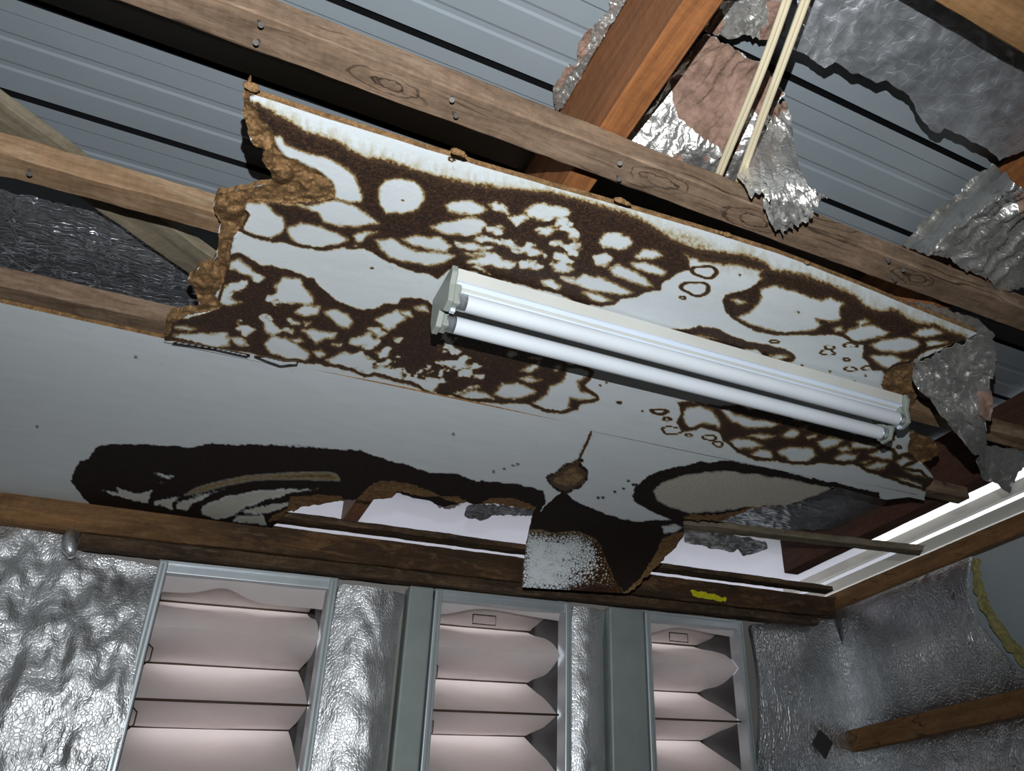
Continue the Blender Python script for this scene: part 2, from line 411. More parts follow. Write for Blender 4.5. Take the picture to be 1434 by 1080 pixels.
M = {}
M['paint'] = paint_material('stained_paint')
M['batten'] = wood('weathered_batten', srgb(84, 67, 53), srgb(142, 118, 97), 30, .34, pale=srgb(160, 138, 116))
M['batten_front'] = wood('weathered_front_batten', srgb(84, 67, 53), srgb(142, 118, 97), 30, .34, pale=srgb(160, 138, 116), knotlist=((-.11, -.006, .032), (.10, .004, .034), (-.59, .004, .026), (.52, -.004, .030)))
M['batten_pale'] = wood('split_batten', srgb(98, 76, 56), srgb(156, 126, 96), 30, .26, pale=srgb(186, 166, 138), knots=False)
M['purlin'] = wood('red_hardwood', srgb(96, 60, 36), srgb(152, 98, 58), 40, .12, knots=False, rough=.55)
M['purlin_dark'] = wood('dark_hardwood', srgb(58, 38, 31), srgb(98, 66, 52), 40, .3, knots=False)
M['oak'] = wood('warm_framing', srgb(104, 76, 48), srgb(154, 116, 78), 22, .25, rough=.7)
M['rotten'] = wood('rotten_timber', srgb(52, 38, 28), srgb(126, 100, 74), 24, .6, rot=.6, rough=.85, knots=False, pale=srgb(120, 98, 70))
M['plate'] = wood('stained_plate', srgb(100, 72, 44), srgb(164, 122, 80), 24, .45, rot=.8, rough=.8, knots=False, rotx=(-1.05, -.35))
M['grey_plank'] = wood('grey_plank', srgb(92, 82, 66), srgb(142, 132, 112), 24, .4, rough=.85, knots=False)
M['steel'] = plain('galvanised_steel', srgb(150, 158, 156), .5, .25, .16, 7)
M['alu'] = plain('aluminium_frame', srgb(196, 204, 208), .38, .6, .08, 12)
M['roof'] = plain('roof_sheet_steel', srgb(134, 142, 147), .5, .1, .06, 3.0)
M['slot_shade'] = plain('black_slot_shade', srgb(14, 14, 16), .8, 0, .2, 20, .1)  # shade inside the roof lap slots, put into the colour of their faces
M['foil_wall'] = foil('wall_foil', 118, (.76, .77, .78), .40, .22, (1, 1, .62), metal=.92, streak=2.2, bigw=2.4, big=4.0)
M['foil_side'] = foil('side_wall_foil', 78, (.76, .78, .80), .33, .5, (1, 1, .5), big=3, metal=.93, streak=1.6)
M['foil_roof'] = foil('embossed_foil', 34, (.60, .62, .65), .46, .22, (1, 1, 1), hexa=True)
M['foil_scrap'] = foil('torn_foil', 60, (.70, .685, .65), .36, .26, bigw=.5, crease=1.6, kraft=True)
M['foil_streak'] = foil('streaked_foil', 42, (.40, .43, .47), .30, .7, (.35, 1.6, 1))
M['steel_dark'] = plain('dark_reveal', srgb(62, 60, 58), .8, 0, .15, 10)
M['tube'] = plain('tube_glass', srgb(206, 211, 216), .5, 0, .05, 5, .25)
M['enamel'] = plain('white_enamel', srgb(190, 190, 184), .45, 0, .04, 6)
M['trim'] = plain('bright_strip', srgb(206, 216, 230), .35, 0, .03, 6)
M['endcap'] = plain('grey_plastic', srgb(142, 148, 140), .5, 0, .05, 12)
M['metalcap'] = plain('tube_cap_metal', srgb(190, 196, 200), .3, .8, .05, 12)
M['cable'] = plain('cable_sheath', srgb(196, 184, 156), .5, 0, .08, 16)
M['nail'] = plain('old_nail', srgb(98, 95, 92), .45, .4, .2, 80)
M['rod'] = plain('brown_rod', srgb(74, 56, 42), .6, 0, .1, 30)
M['wire'] = plain('dark_wire', srgb(44, 36, 32), .5, .3, .1, 30)
M['white_sheet'] = plain('white_painted_sheet', srgb(168, 168, 176), .6, 0, .05, 2)
M['white_board'] = plain('white_board', srgb(172, 168, 158), .5, 0, .05, 6)
M['wall_grey'] = plain('pale_wall_sheet', srgb(176, 186, 192), .6, 0, .04, 3)
M['fibreglass'] = plain('yellow_fibreglass', srgb(188, 178, 120), .95, 0, .35, 60, .1, .8)
M['yellow'] = plain('yellow_paint_mark', srgb(206, 200, 24), .7, 0, .2, 70)
M['floor'] = plain('concrete_floor', srgb(120, 116, 108), .85, 0, .15, 3)
M['lining'] = plain('inner_lining', srgb(150, 146, 140), .85, 0, .08, 3)
M['fibrelump'] = M['paint']
t = NT('blind_fabric'); v = t.coord((1, 1, 1))
fc = t.ramp(t.noise(v, 5, 4), [(.3, srgb(216, 212, 212)), (.7, srgb(232, 228, 228))])
d = t.n('ShaderNodeBsdfDiffuse', {0: fc}); tr = t.n('ShaderNodeBsdfTranslucent', {0: srgb(252, 238, 232) + (1,)})
mx = t.n('ShaderNodeMixShader', {0: .5, 1: d.outputs[0], 2: tr.outputs[0]}); t.t.links.new(mx.outputs[0], t.out.inputs[0]); M['fabric'] = t.m

HC = 1.07          # ceiling lining, underside, above the camera
ZB = HC + .013     # underside of the battens
ZP = ZB + .045     # underside of the purlins
ZR = 1.362         # roof sheets, pans
YW = 2.98          # inner face of the window wall
XR = 2.72          # inner face of the right wall

# ------------------------------------------------------------------ the setting: shell of the room
tag(boxes('floor', [(-1.4, 2.9, -1.6, 3.36, -EYE - .1, -EYE)], M['floor']), kind='structure')
tag(boxes('wall_left', [(-1.5, -1.4, -1.6, 3.36, -EYE, ZR + .08)], M['lining']), kind='structure')
tag(boxes('wall_front', [(-1.5, 2.9, -1.7, -1.6, -EYE, ZR + .08)], M['lining']), kind='structure')
tag(boxes('wall_right', [(2.80, 2.90, -1.6, 3.36, -EYE, 1.105)], M['wall_grey']), kind='structure')
WX = [(-.03, .50), (.832, 1.362), (1.682, 2.160)]
wb = []
xs = [-1.4] + [c for w in WX for c in w] + [2.80]
for i in range(0, 8, 2): wb.append((xs[i], xs[i + 1], YW + .03, 3.34, -EYE, .935))
wb += [(-1.4, 2.80, YW + .03, 3.34, .935, 1.08)]
for a, b in WX: wb.append((a, b, YW + .03, 3.34, -EYE, -.30))
tag(boxes('wall_back', wb, M['lining']), kind='structure')
# roof: long interlocking pans, each one its own sheet
PITCH = .2447
prof = [(0, .040), (.002, -.004), (.034, -.004), (.039, 0), (.085, 0), (.091, .0024), (.102, .0024), (.108, 0), (.157, 0), (.163, .0024), (.174, .0024), (.180, 0), (.2335, 0), (.2345, .040), (PITCH, .040)]
roof = empty('roof', (0, 0, ZR)); tag(roof, kind='structure')
Vv = []; Ff = []
for i, x in enumerate((-2.15, 2.15)):
    for (dy, dz) in prof: Vv.append((x, dy, dz))
n = len(prof)
for i in range(n - 1): Ff.append((i, i + 1, n + i + 1, n + i))
rme = bpy.data.meshes.new('roof_sheet'); rme.from_pydata(Vv, [], Ff); rme.materials.append(M['roof']); rme.materials.append(M['slot_shade']); rme.update()
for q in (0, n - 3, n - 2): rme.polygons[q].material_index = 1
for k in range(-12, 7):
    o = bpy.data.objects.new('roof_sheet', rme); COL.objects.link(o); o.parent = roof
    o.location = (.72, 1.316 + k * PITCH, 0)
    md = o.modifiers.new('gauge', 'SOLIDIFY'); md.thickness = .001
# eave beyond the window wall, seen through the holes
ea = boxes('eave_lining', [(-1.6, 4.2, 3.04, 5.6, 1.405, 1.415)], M['white_sheet'])
tag(ea, kind='structure')

# ------------------------------------------------------------------ windows in the back wall
for i, (a, b) in enumerate(WX):
    w = empty('window_%d' % (i + 1), ((a + b) / 2, YW, -.3)); tag(w, kind='structure')
    boxes('head', [(a, b, YW - .035, YW + .03, .895, .93)], M['alu'], w, .003)
    boxes('head_lip', [(a, b, YW - .042, YW - .035, .922, .932)], M['alu'], w, .001)
    jl = .026; jr = .026
    for nm, (p, q) in (('jamb', (a, a + jl)), ('jamb', (b - jr, b))):
        boxes(nm, [(p, q, YW - .045, YW + .03, -.30, .93)], M['alu'], w, .004)
        boxes('jamb_bead', [((p + q) / 2 - .003, (p + q) / 2 + .003, YW - .049, YW - .044, -.30, .92)], M['steel'], w, .001)
    boxes('reveal', [(a, a + .004, YW + .03, 3.33, -.3, .935)], M['steel_dark'], w)
    boxes('reveal', [(b - .004, b, YW + .03, 3.33, -.3, .935)], M['steel_dark'], w)
    boxes('sill', [(a, b, YW - .05, 3.34, -.33, -.30)], M['alu'], w, .003)
    mul = boxes('sash_frame', [(a, a + .03, 3.31, 3.335, -.3, .935), (b - .03, b, 3.31, 3.335, -.3, .935)], M['steel_dark'], w)
# pleated blinds: fabric over rods, folds reach into the room
wl = ['left window of the three', 'middle window of the three', 'right window nearest the corner']
for i, (a, b) in enumerate(WX):
    bl = empty('pleated_blind', ((a + b) / 2, YW, -.2))
    tag(bl, 'pale pink translucent pleated blind in the ' + wl[i], 'blind', 'pleated blinds in the windows')
    x0, x1 = a + .028, b - (.030, .036, .028)[i]
    folds = [(3.02, .935), (3.285, .898), (2.965, .738), (3.290, .697), (2.985, .531), (3.300, .503), (2.99, .340), (3.29, .300), (2.98, .14), (3.29, .09), (2.98, -.06), (3.29, -.12), (2.99, -.27)]
    for k in range(len(folds) - 1):
        (ya, za), (yb, zb) = folds[k], folds[k + 1]
        nn = 18; nx = 26; V = []; F = []
        back_to_front = yb < ya
        L = math.hypot(yb - ya, zb - za); ny, nz = (zb - za) / L, -(yb - ya) / L
        if ny > 0: ny, nz = -ny, -nz
        for s in range(nn + 1):
            f = s / nn
            for r in range(nx + 1):
                g = r / nx; x = x0 + (x1 - x0) * g
                tt = f if back_to_front else 1 - f
                bulge = 1.35 * tt * math.sin(math.pi * tt) * (.046 if k in (1, 2) else .018) * (1 + .25 * math.sin(g * 5 + i + k))
                wob = .010 * float(fbm(g * 3.1 + i * 7, f * 1.6 + k * 3, 4 + i)) * math.sin(math.pi * f) * 2
                sag = -.012 * math.sin(math.pi * g) * (1 if k in (3, 4, 5) else .3) * math.sin(math.pi * f)
                wid = 0.0
                if k in (1, 2):    # soft rounded fold between rods
                    wid = 0.0
                y = ya + (yb - ya) * f + ny * (bulge + wob); z = za + (zb - za) * f + nz * (bulge * .55 + wob) + sag
                V.append((x + wid, y, z))
        for s in range(nn):
            for r in range(nx):
                F.append((s * (nx + 1) + r, s * (nx + 1) + r + 1, (s + 1) * (nx + 1) + r + 1, (s + 1) * (nx + 1) + r))
        o = mesh_obj('pleat', V, F, M['fabric'], bl)
    for k in (1, 3, 4, 5, 7, 9, 11):
        y, z = folds[k]
        V, F = tube_vf([(x0 - .004, y - (.016 if y > 3.1 else .003), z), (x1 + .004, y - (.016 if y > 3.1 else .003), z)], .0038, 8); mesh_obj('rod', V, F, M['rod'], bl)
    # drooping valance at the head
    V = []; F = []; nx = 30; nn = 6
    for s in range(nn + 1):
        for r in range(nx + 1):
            g = r / nx; f = s / nn
            dz = (.075 - .030 * math.exp(-((g - .36) / .14) ** 2) + .016 * g) if i == 0 else (.046 + .022 * math.exp(-((g - .05) / .2) ** 2) - .012 * math.sin(g * 4))
            V.append((x0 + (x1 - x0) * g, YW - .012 + .02 * f * f + .006 * math.sin(g * 9 + f * 2), .925 - dz * f))
    for s in range(nn):
        for r in range(nx): F.append((s * (nx + 1) + r, s * (nx + 1) + r + 1, (s + 1) * (nx + 1) + r + 1, (s + 1) * (nx + 1) + r))
    o = mesh_obj('valance', V, F, M['fabric'], bl)
    if i:
        c = x0 + (x1 - x0) * (.45 if i == 1 else .52); zz = .862; yy = 3.09
        tube('wire_clip', [(c - .045, yy, zz + .035), (c - .045, yy, zz), (c + .045, yy, zz), (c + .045, yy, zz + .035), (c - .045, yy, zz + .035)], .0022, M['wire'], bl, 6)
    # wire hooks down the left edge
    for z in (.64, .46):
        tube('wire_hook', [(x0 - .002, 2.99, z + .05), (x0 + .012, 2.975, z + .035), (x0 + .012, 2.975, z), (x0 - .002, 2.99, z - .012)], .002, M['wire'], bl, 6)

# ------------------------------------------------------------------ steel studs and foil blankets on the back wall
for (a, b, lab) in ((.742, .828, 'grey galvanised steel stud at the left side of the middle window'), (1.525, 1.678, 'wide grey galvanised steel stud between the middle and right windows')):
    o = boxes('steel_stud', [(a, b, YW - .04, YW + .028, -1.2, .935)], M['steel'], None, .006); tag(o, lab, 'stud')
def blanket(name, poly, plane, bulge, nrm, mat, lab, step=5, seed=1, crumple=.012, freq=5.0, cat='insulation', fold=None):
    nrm = np.array(nrm, float)
    def fm(u, v):
        P = plane(u, v)
        q = (P[:, 0] if abs(nrm[1]) > .5 else P[:, 1]); z = P[:, 2]
        s = sdpoly(u, v, poly)
        edge = sstep(0, 26, s)
        d = bulge(P) + (crumple * (ridge(q * freq, z * freq * .6, seed) - .5) + crumple * .6 * fbm(q * freq * 4, z * freq * 2.2, seed + 3) * 2) * (.25 + .75 * edge)
        return P + nrm * d[:, None]
    o = sheet(name, poly, fm, step, mat, thick=-nrm * .02)
    return tag(o, lab, cat)
FN = (0, -1, 0)
blanket('foil_blanket', [(-160, 708), (0, 733), (92, 752), (100, 768), (118, 776), (208, 792), (222, 797), (160, 1082), (146, 1150), (-160, 1150)], lambda u, v: aty(u, v, YW),
        lambda P: .012 + .035 * np.sin(np.clip((P[:, 2] - .1) / .8, 0, 1) * np.pi), FN, M['foil_wall'], 'wide crinkled silver foil insulation blanket left of the windows', 4, 3, .026, 4.5)
blanket('foil_blanket', [(474, 820), (566, 834), (557, 870), (536, 1082), (530, 1150), (416, 1150), (428, 1082), (470, 840)], lambda u, v: aty(u, v, YW),
        lambda P: .008 + .03 * np.sin(np.clip((P[:, 0] - .50) / .25, 0, 1) * np.pi), FN, M['foil_wall'], 'crinkled silver foil insulation between the left and middle windows', 4, 5, .012, 6.0)
blanket('foil_blanket', [(800, 850), (846, 857), (842, 900), (846, 1082), (848, 1150), (784, 1150), (788, 1082)], lambda u, v: aty(u, v, YW),
        lambda P: .006 + .02 * np.sin(np.clip((P[:, 0] - 1.36) / .16, 0, 1) * np.pi), FN, M['foil_wall'], 'narrow strip of crinkled foil insulation right of the middle window', 4, 8, .010, 7.0)
blanket('foil_blanket', [(1044, 878), (1118, 870), (1140, 866), (1162, 860), (1178, 905), (1200, 1030), (1210, 1082), (1222, 1150), (1056, 1150), (1052, 1082)], lambda u, v: aty(u, v, YW),
        lambda P: .01 + .075 * np.sin(np.clip((P[:, 2] - .25) / .75, 0, 1) * np.pi) * sstep(2.76, 2.40, P[:, 0]), FN, M['foil_side'], 'foil insulation panel between the right window and the corner', 4, 11, .008, 6.0)
tape = sheet('foil_patch', [(1148, 1021), (1167, 1040), (1156, 1064), (1138, 1042)], lambda u, v: aty(u, v, YW - .07), 3, M['steel_dark'], thick=(0, .001, 0)); tag(tape, 'small dark diamond patch on the foil beside the corner', 'patch')
# right wall: foil bellies out between the girts
FX = (-1, 0, 0)
blanket('foil_blanket', [(1164, 858), (1262, 818), (1362, 778), (1372, 815), (1386, 850), (1408, 888), (1440, 938), (1470, 965), (1434, 968), (1198, 1030), (1180, 905)], lambda u, v: atx(u, v, XR + .03),
        lambda P: .012 + .11 * np.sin(np.clip((P[:, 2] - .49) / .56, 0, 1) * np.pi) * sstep(3.00, 2.55, P[:, 1]), FX, M['foil_side'], 'foil insulation bulging between the two girts of the right wall', 4, 15, .008, 6.0)
blanket('foil_blanket', [(1196, 1046), (1470, 992), (1520, 1150), (1214, 1150)], lambda u, v: atx(u, v, XR + .03),
        lambda P: .012 + .05 * np.sin(np.clip((.45 - P[:, 2]) / .5, 0, 1) * np.pi) * sstep(3.00, 2.55, P[:, 1]), FX, M['foil_side'], 'foil insulation below the lower girt of the right wall', 4, 18, .012, 6.0)
def fgm(u, v):
    P = atx(u, v, XR + .045); q = fbm(u * .12, v * .12, 5); P[:, 0] -= .02 * q + .05 * np.sin(np.clip((P[:, 2] - .55) / .5, 0, 1) * np.pi); return P
fg = sheet('fibreglass_edge', rough_poly([(1361, 780), (1366, 782), (1375, 813), (1391, 848), (1413, 881), (1446, 932), (1440, 942), (1410, 895), (1388, 858), (1372, 822)], 5, 2.5, 3), fgm, 2.5, M['fibreglass'], thick=(.03, 0, 0))
tag(fg, 'torn yellow fibreglass edge of the right wall insulation', 'insulation')
# ------------------------------------------------------------------ timbers
def child_nails(tim, spots, z):
    inv = tim.matrix_basis.inverted()
    for j, (u, v) in enumerate(spots):
        a = Vector(atz(np.array(float(u)), np.array(float(v)), z)) + Vector((0, 0, EYE))
        d = Vector((math.cos(j * 2.2) * .4, -.6, -1)).normalized()
        V, F = tube_vf([a + Vector((0, 0, .004)), a + d * .016], .0026, 7)
        V2, F2 = tube_vf([a + d * .0150, a + d * .0170], .0044, 9); k = len(V)
        me = bpy.data.meshes.new('nail'); me.from_pydata([tuple(inv @ Vector(q)) for q in V + V2], [], F + [tuple(i + k for i in f) for f in F2]); me.materials.append(M['nail'])
        o = bpy.data.objects.new('nail', me); COL.objects.link(o); o.parent = tim
b1 = timber('ceiling_batten', (-1.35, .9555, ZB + .0225), (2.79, .9555, ZB + .0225),   .068, .045, M['batten_front'], jit=.0022, seed=2,
            label='long weathered brown ceiling batten in front of the stained panel', cat='batten', group='ceiling battens')
child_nails(b1, [(361, 30), (363, 58), (633, 137), (633, 157), (868, 226), (864, 247), (1238, 361), (1262, 375), (1248, 388)], ZB)
b2 = timber('ceiling_batten', (-1.35, 1.418, ZB + .0225), (2.40, 1.418, ZB + .0225), .060, .045, M['batten_pale'], jit=.003, seed=12,
            label='split pale batten running left from the torn panel edge', cat='batten', group='ceiling battens')
child_nails(b2, [(40, 238)], ZB)
b3 = timber('ceiling_batten', (-1.35, 1.825, ZB + .0225), (2.35, 1.825, ZB + .0225), .055, .045, M['batten'], jit=.003, seed=22,
            label='brown batten above the joint with the plain white ceiling', cat='batten', group='ceiling battens')
b0 = timber('ceiling_batten', (-1.35, .415, ZB + .0225), (2.79, .415, ZB + .0225), .064, .045, M['oak'], jit=.002, seed=32,
            label='brown batten crossing the top right corner', cat='batten', group='ceiling battens')
b4 = timber('ceiling_batten', (1.30, 2.445, ZB + .014), (2.60, 2.310, ZB + .014), .052, .026, M['grey_plank'], jit=.003, chip=.05, seed=42, ends=(0, .05),
            label='broken grey batten end sticking out over the ragged hole', cat='batten', group='ceiling battens')
b5 = timber('ceiling_batten', (.10, 2.878, ZB + .012), (2.60, 2.878, ZB + .012), .062, .022, M['rotten'], jit=.003, chip=.04, seed=52, ends=(0, .03),
            label='thin rotten batten just above the wall plate', cat='batten', group='ceiling battens')
timber('purlin', (.507, -1.55, (ZP + ZR - .02) / 2), (.507, 2.94, (ZP + ZR - .02) / 2), .054, ZR - .02 - ZP, M['purlin'], jit=.001, seed=3, label='red-brown hardwood purlin beside the torn foil', cat='purlin', group='roof purlins')
timber('purlin', (1.437, -1.55, (ZP + ZR - .02) / 2), (1.437, 2.9, (ZP + ZR - .02) / 2), .054, ZR - .02 - ZP, M['purlin'], jit=.001, seed=4, label='reddish purlin end at the right edge above the creased foil', cat='purlin', group='roof purlins')
timber('purlin', (2.372, -1.55, (ZP + ZR - .02) / 2), (2.372, 2.83, (ZP + ZR - .02) / 2), .075, ZR - .02 - ZP, M['purlin_dark'], jit=.001, seed=5, label='dark red purlin with its sawn end above the wall plate near the corner', cat='purlin', group='roof purlins')
plank = timber('brace_plank', tuple(atz(np.array(-60.), np.array(118.), 1.165)), tuple(atz(np.array(345.), np.array(412.), 1.165)), .085, .022, M['grey_plank'], jit=.002, seed=6, label='grey weathered plank lying diagonally over the left batten', cat='plank')
# wall plate and rails over the windows
tp = timber('wall_plate', (-1.38, 2.955, 1.036), (2.69, 2.955, 1.036), .050, .094, M['plate'], jit=.002, chip=.02, seed=7, label='water-stained wall plate running above all three windows', cat='wall plate')
timber('window_rail', (-.245, 2.928, .956), (1.30, 2.928, .956), .048, .040, M['rotten'], jit=.002, chip=.03, seed=8, label='rotting rail above the left and middle windows', cat='rail', group='rails over the windows')
timber('window_rail', (1.302, 2.928, .957), (2.545, 2.928, .957), .046, .034, M['rotten'], jit=.0025, chip=.05, seed=18, ends=(0, .02), label='rotting rail above the right window', cat='rail', group='rails over the windows')
bm_ = boxes('flashing_strip', [(-.245, 2.54, 2.962, 2.978, .977, .989)], M['steel']); tag(bm_, 'thin dull metal strip between wall plate and window rail', 'flashing')
yl = sheet('paint_mark', rough_poly([(966, 826), (985, 829), (1018, 838), (1016, 843), (990, 839), (970, 834)], 3, 1.5, 4), lambda u, v: aty(u, v, 2.929), 1.5, M['yellow'], thick=(0, .002, 0)); tag(yl, 'bright yellow crayon mark on the wall plate', 'paint mark')
gi = timber('wall_girt', (XR - .012, 3.00, 1.067), (XR - .012, -1.58, 1.067), .036, .070, M['oak'], jit=.0015, seed=9, label='brown timber along the top of the right wall', cat='girt')
gi2 = timber('wall_girt', (XR - .015, 2.99, .467), (XR - .015, -1.58, .467), .044, .086, M['oak'], jit=.0015, seed=19, label='lower brown girt across the foil of the right wall', cat='girt')
# white timber and gutter outside the right wall
timber('barge_board', (2.96, 3.6, 1.318), (2.96, .5, 1.318), .03, .05, M['white_board'], jit=.0005, seed=10, label='upper white board outside above the right wall', cat='board', group='white boards outside')
timber('barge_board', (3.00, 3.6, 1.255), (3.00, .5, 1.255), .03, .055, M['white_board'], jit=.0005, seed=11, label='lower white board outside above the right wall', cat='board', group='white boards outside')

# ------------------------------------------------------------------ ceiling panels: outlines and water marks
CR = {'A': (330, 110, 4.697), 'B': (480, 220, 4.697), 'C': (740, 220, 4.697), 'D': (980, 340, 4.697), 'E': (1140, 420, 5.4), 'F': (900, 540, 3.414),
      'G': (220, 340, 4.78), 'H': (440, 390, 4.78), 'I': (640, 440, 4.78), 'J': (220, 280, 4.78), 'K': (400, 620, 3.983), 'L': (80, 600, 3.585),
      'N': (700, 600, 4.5), 'O': (1200, 440, 3.859), 'Q': (900, 640, 4.218), 'T': (954, 0, 2.9875), 'W': (780, 0, 3.375), '': (0, 0, 1.0)}
def pts(s):
    """'A 1,2 3,4 B 5,6' -> outline points; the letter names the tracing sheet the numbers were read from"""
    out = []; k = ''
    for w in s.split():
        if w[0].isalpha(): k = w
        elif w == '#': k = ''
        else:
            x, y = w.split(','); a, b, c = CR[k]; out.append((a + float(x) / c, b + float(y) / c))
    return out
def many(k, s): return [pts(k + ' ' + p) for p in s.split(';') if p.strip()]

P1_LEFT = pts('A 90,10 45,100 50,250 90,380 120,440 190,470 172,540 220,600 250,685 190,700 0,738 # 303,271 299,284 301,299 J 430,150 410,240 400,370 370,420 280,450 200,540 250,600 280,700 270,735 90,755 60,800 60,880 40,950')
P1_RIGHT = pts('# 1369,466 1351,476 1329,484 1281,508 1279,528 1288,548 1281,564 1270,583 1275,607 1300,617 1318,630 1304,645 1290,648 1307,669 1296,686 1295,701')
top_edge = [(351 + (1369 - 351) * f, 0) for f in np.linspace(0, 1, 30)]
def topv(u): return np.interp(u, [351, 480, 720, 960, 1105, 1369], [131, 173, 247, 315, 360, 467])
top_edge = [(u, float(topv(u)) + 1.3 * (TAB[i, 3] - .5)) for i, (u, _) in enumerate(top_edge)]
def open_torn(L, step, amp, seed):
    out = []; k = 0
    for a, b in zip(L[:-1], L[1:]):
        a = np.array(a, float); b = np.array(b, float); Ln = np.linalg.norm(b - a); m = max(1, int(Ln / step)); nr = np.array([-(b - a)[1], (b - a)[0]]) / (Ln + 1e-9)
        for j in range(m):
            p = a + (b - a) * j / m
            if j: p = p + nr * amp * 2 * (TAB[(k * 7 + seed * 31) & 255, (seed * 13 + k // 200) & 255] - .5)
            k += 1; out.append(tuple(p))
    return out + [tuple(L[-1])]
PANEL1 = open_torn(list(reversed(P1_LEFT)), 5, 1.6, 2) + top_edge + open_torn(P1_RIGHT[1:], 5, 1.6, 5)
FIB1 = [P1_LEFT + [(220, 480)] + pts('J 80,900 110,830 200,775 350,745 440,710 390,650 400,620 440,560 460,480 480,420 495,360 510,250 560,190 605,100 580,80 600,15 A 70,800 300,820 540,810 650,790 640,700 560,620 430,560 330,520 260,440 250,380 240,330 150,250 140,180 90,150 100,110 150,95 130,40'),
        pts('E 540,560 630,500 760,475 830,420 900,520 900,800 760,900 700,880 650,870 600,810 510,650'), pts('F 1278,225 1300,232 1440,270 1440,370 1330,368 1310,360 1268,312')]
R1 = pts('A 60,165 150,185 240,240 330,290 440,365 560,400 700,450 830,530 960,545 1100,590 1250,640 B 700,160 850,190 1000,215 1200,235 C 150,250 300,285 420,320 540,350 640,385 760,440 850,500 950,560 1060,600 1200,640 1300,650 D 120,90 250,95 330,110 420,150 480,195 600,215 750,250 880,300 1000,360 1080,430 1150,470 1270,465 E 700,160 800,195 900,205 1000,250 1100,280 1140,295 1050,320 900,370 800,410 760,440 720,480 640,490 560,545 540,560 500,525 440,520 400,470 360,440 390,390 380,340 290,330 230,290 190,265 100,260 0,270 D 600,605 480,605 380,580 290,545 220,500 170,450 145,380 170,340 270,320 340,290 420,240 430,225 405,210 430,175 330,150 250,130 120,120 0,105 C 1290,690 1200,680 1100,650 1000,620 1030,660 1065,735 960,770 880,830 870,870 760,880 700,915 600,930 560,970 480,980 395,965 385,995 330,980 280,930 200,900 120,870 0,850 B 1000,800 820,740 760,730 690,740 620,790 560,770 480,750 400,720 300,690 230,640 190,620 110,600 50,605 0,595 J 1290,318 1150,328 1060,333 960,318 880,293 830,278 770,278 700,258 620,243 545,200 600,100 560,60 A 60,790 200,700')
R1SOFT = pts('A 60,165 150,185 240,240 330,290 440,365 560,400 700,450 830,530 960,545 1100,590 1250,640 B 700,160 850,190 1000,215 1200,235 C 150,250 300,285 420,320 540,350 640,385 760,440 850,500 950,560 1060,600 1200,640 1300,650 D 120,90 250,95 330,110 420,150 480,195 600,215 750,250 880,300 1000,360 1080,430 1150,470 1270,465 E 700,160 800,195 900,205 1000,250 1100,280')
R1B = pts('D -210,565 -100,572 0,560 130,568 200,610 330,655 430,670 530,700 620,735 632,752 610,780 560,790 500,800 450,770 380,705 240,705 150,660 0,640 -210,600')
R2 = pts('G 480,85 560,75 620,110 680,140 800,170 900,190 980,220 1050,240 1080,300 1180,370 H 120,130 200,170 330,215 440,200 470,175 570,170 590,140 700,135 760,165 800,190 900,230 I 0,60 300,150 600,280 690,315 760,345 850,345 910,390 890,440 840,470 870,500 940,540 955,570 920,590 820,600 800,640 720,665 600,660 520,630 460,600 360,590 290,600 200,590 50,570 0,560 H 900,785 820,790 740,760 690,730 600,700 500,680 400,650 330,660 250,620 150,595 0,570 G 960,800 860,790 700,760 560,720 450,720 370,715 260,690 140,650 60,650 20,600 80,540 300,480 430,440 400,400 460,200')
R3 = pts('F 165,85 210,80 280,85 350,100 450,100 600,130 900,200 1100,250 1210,232 1205,262 1150,285 1200,300 1220,340 1285,318 1320,360 1250,395 1330,400 1392,450 1350,503 1250,475 1140,430 1050,400 1000,375 860,370 740,382 640,362 540,352 460,315 390,265 370,220 280,205 200,218 160,185 185,140')
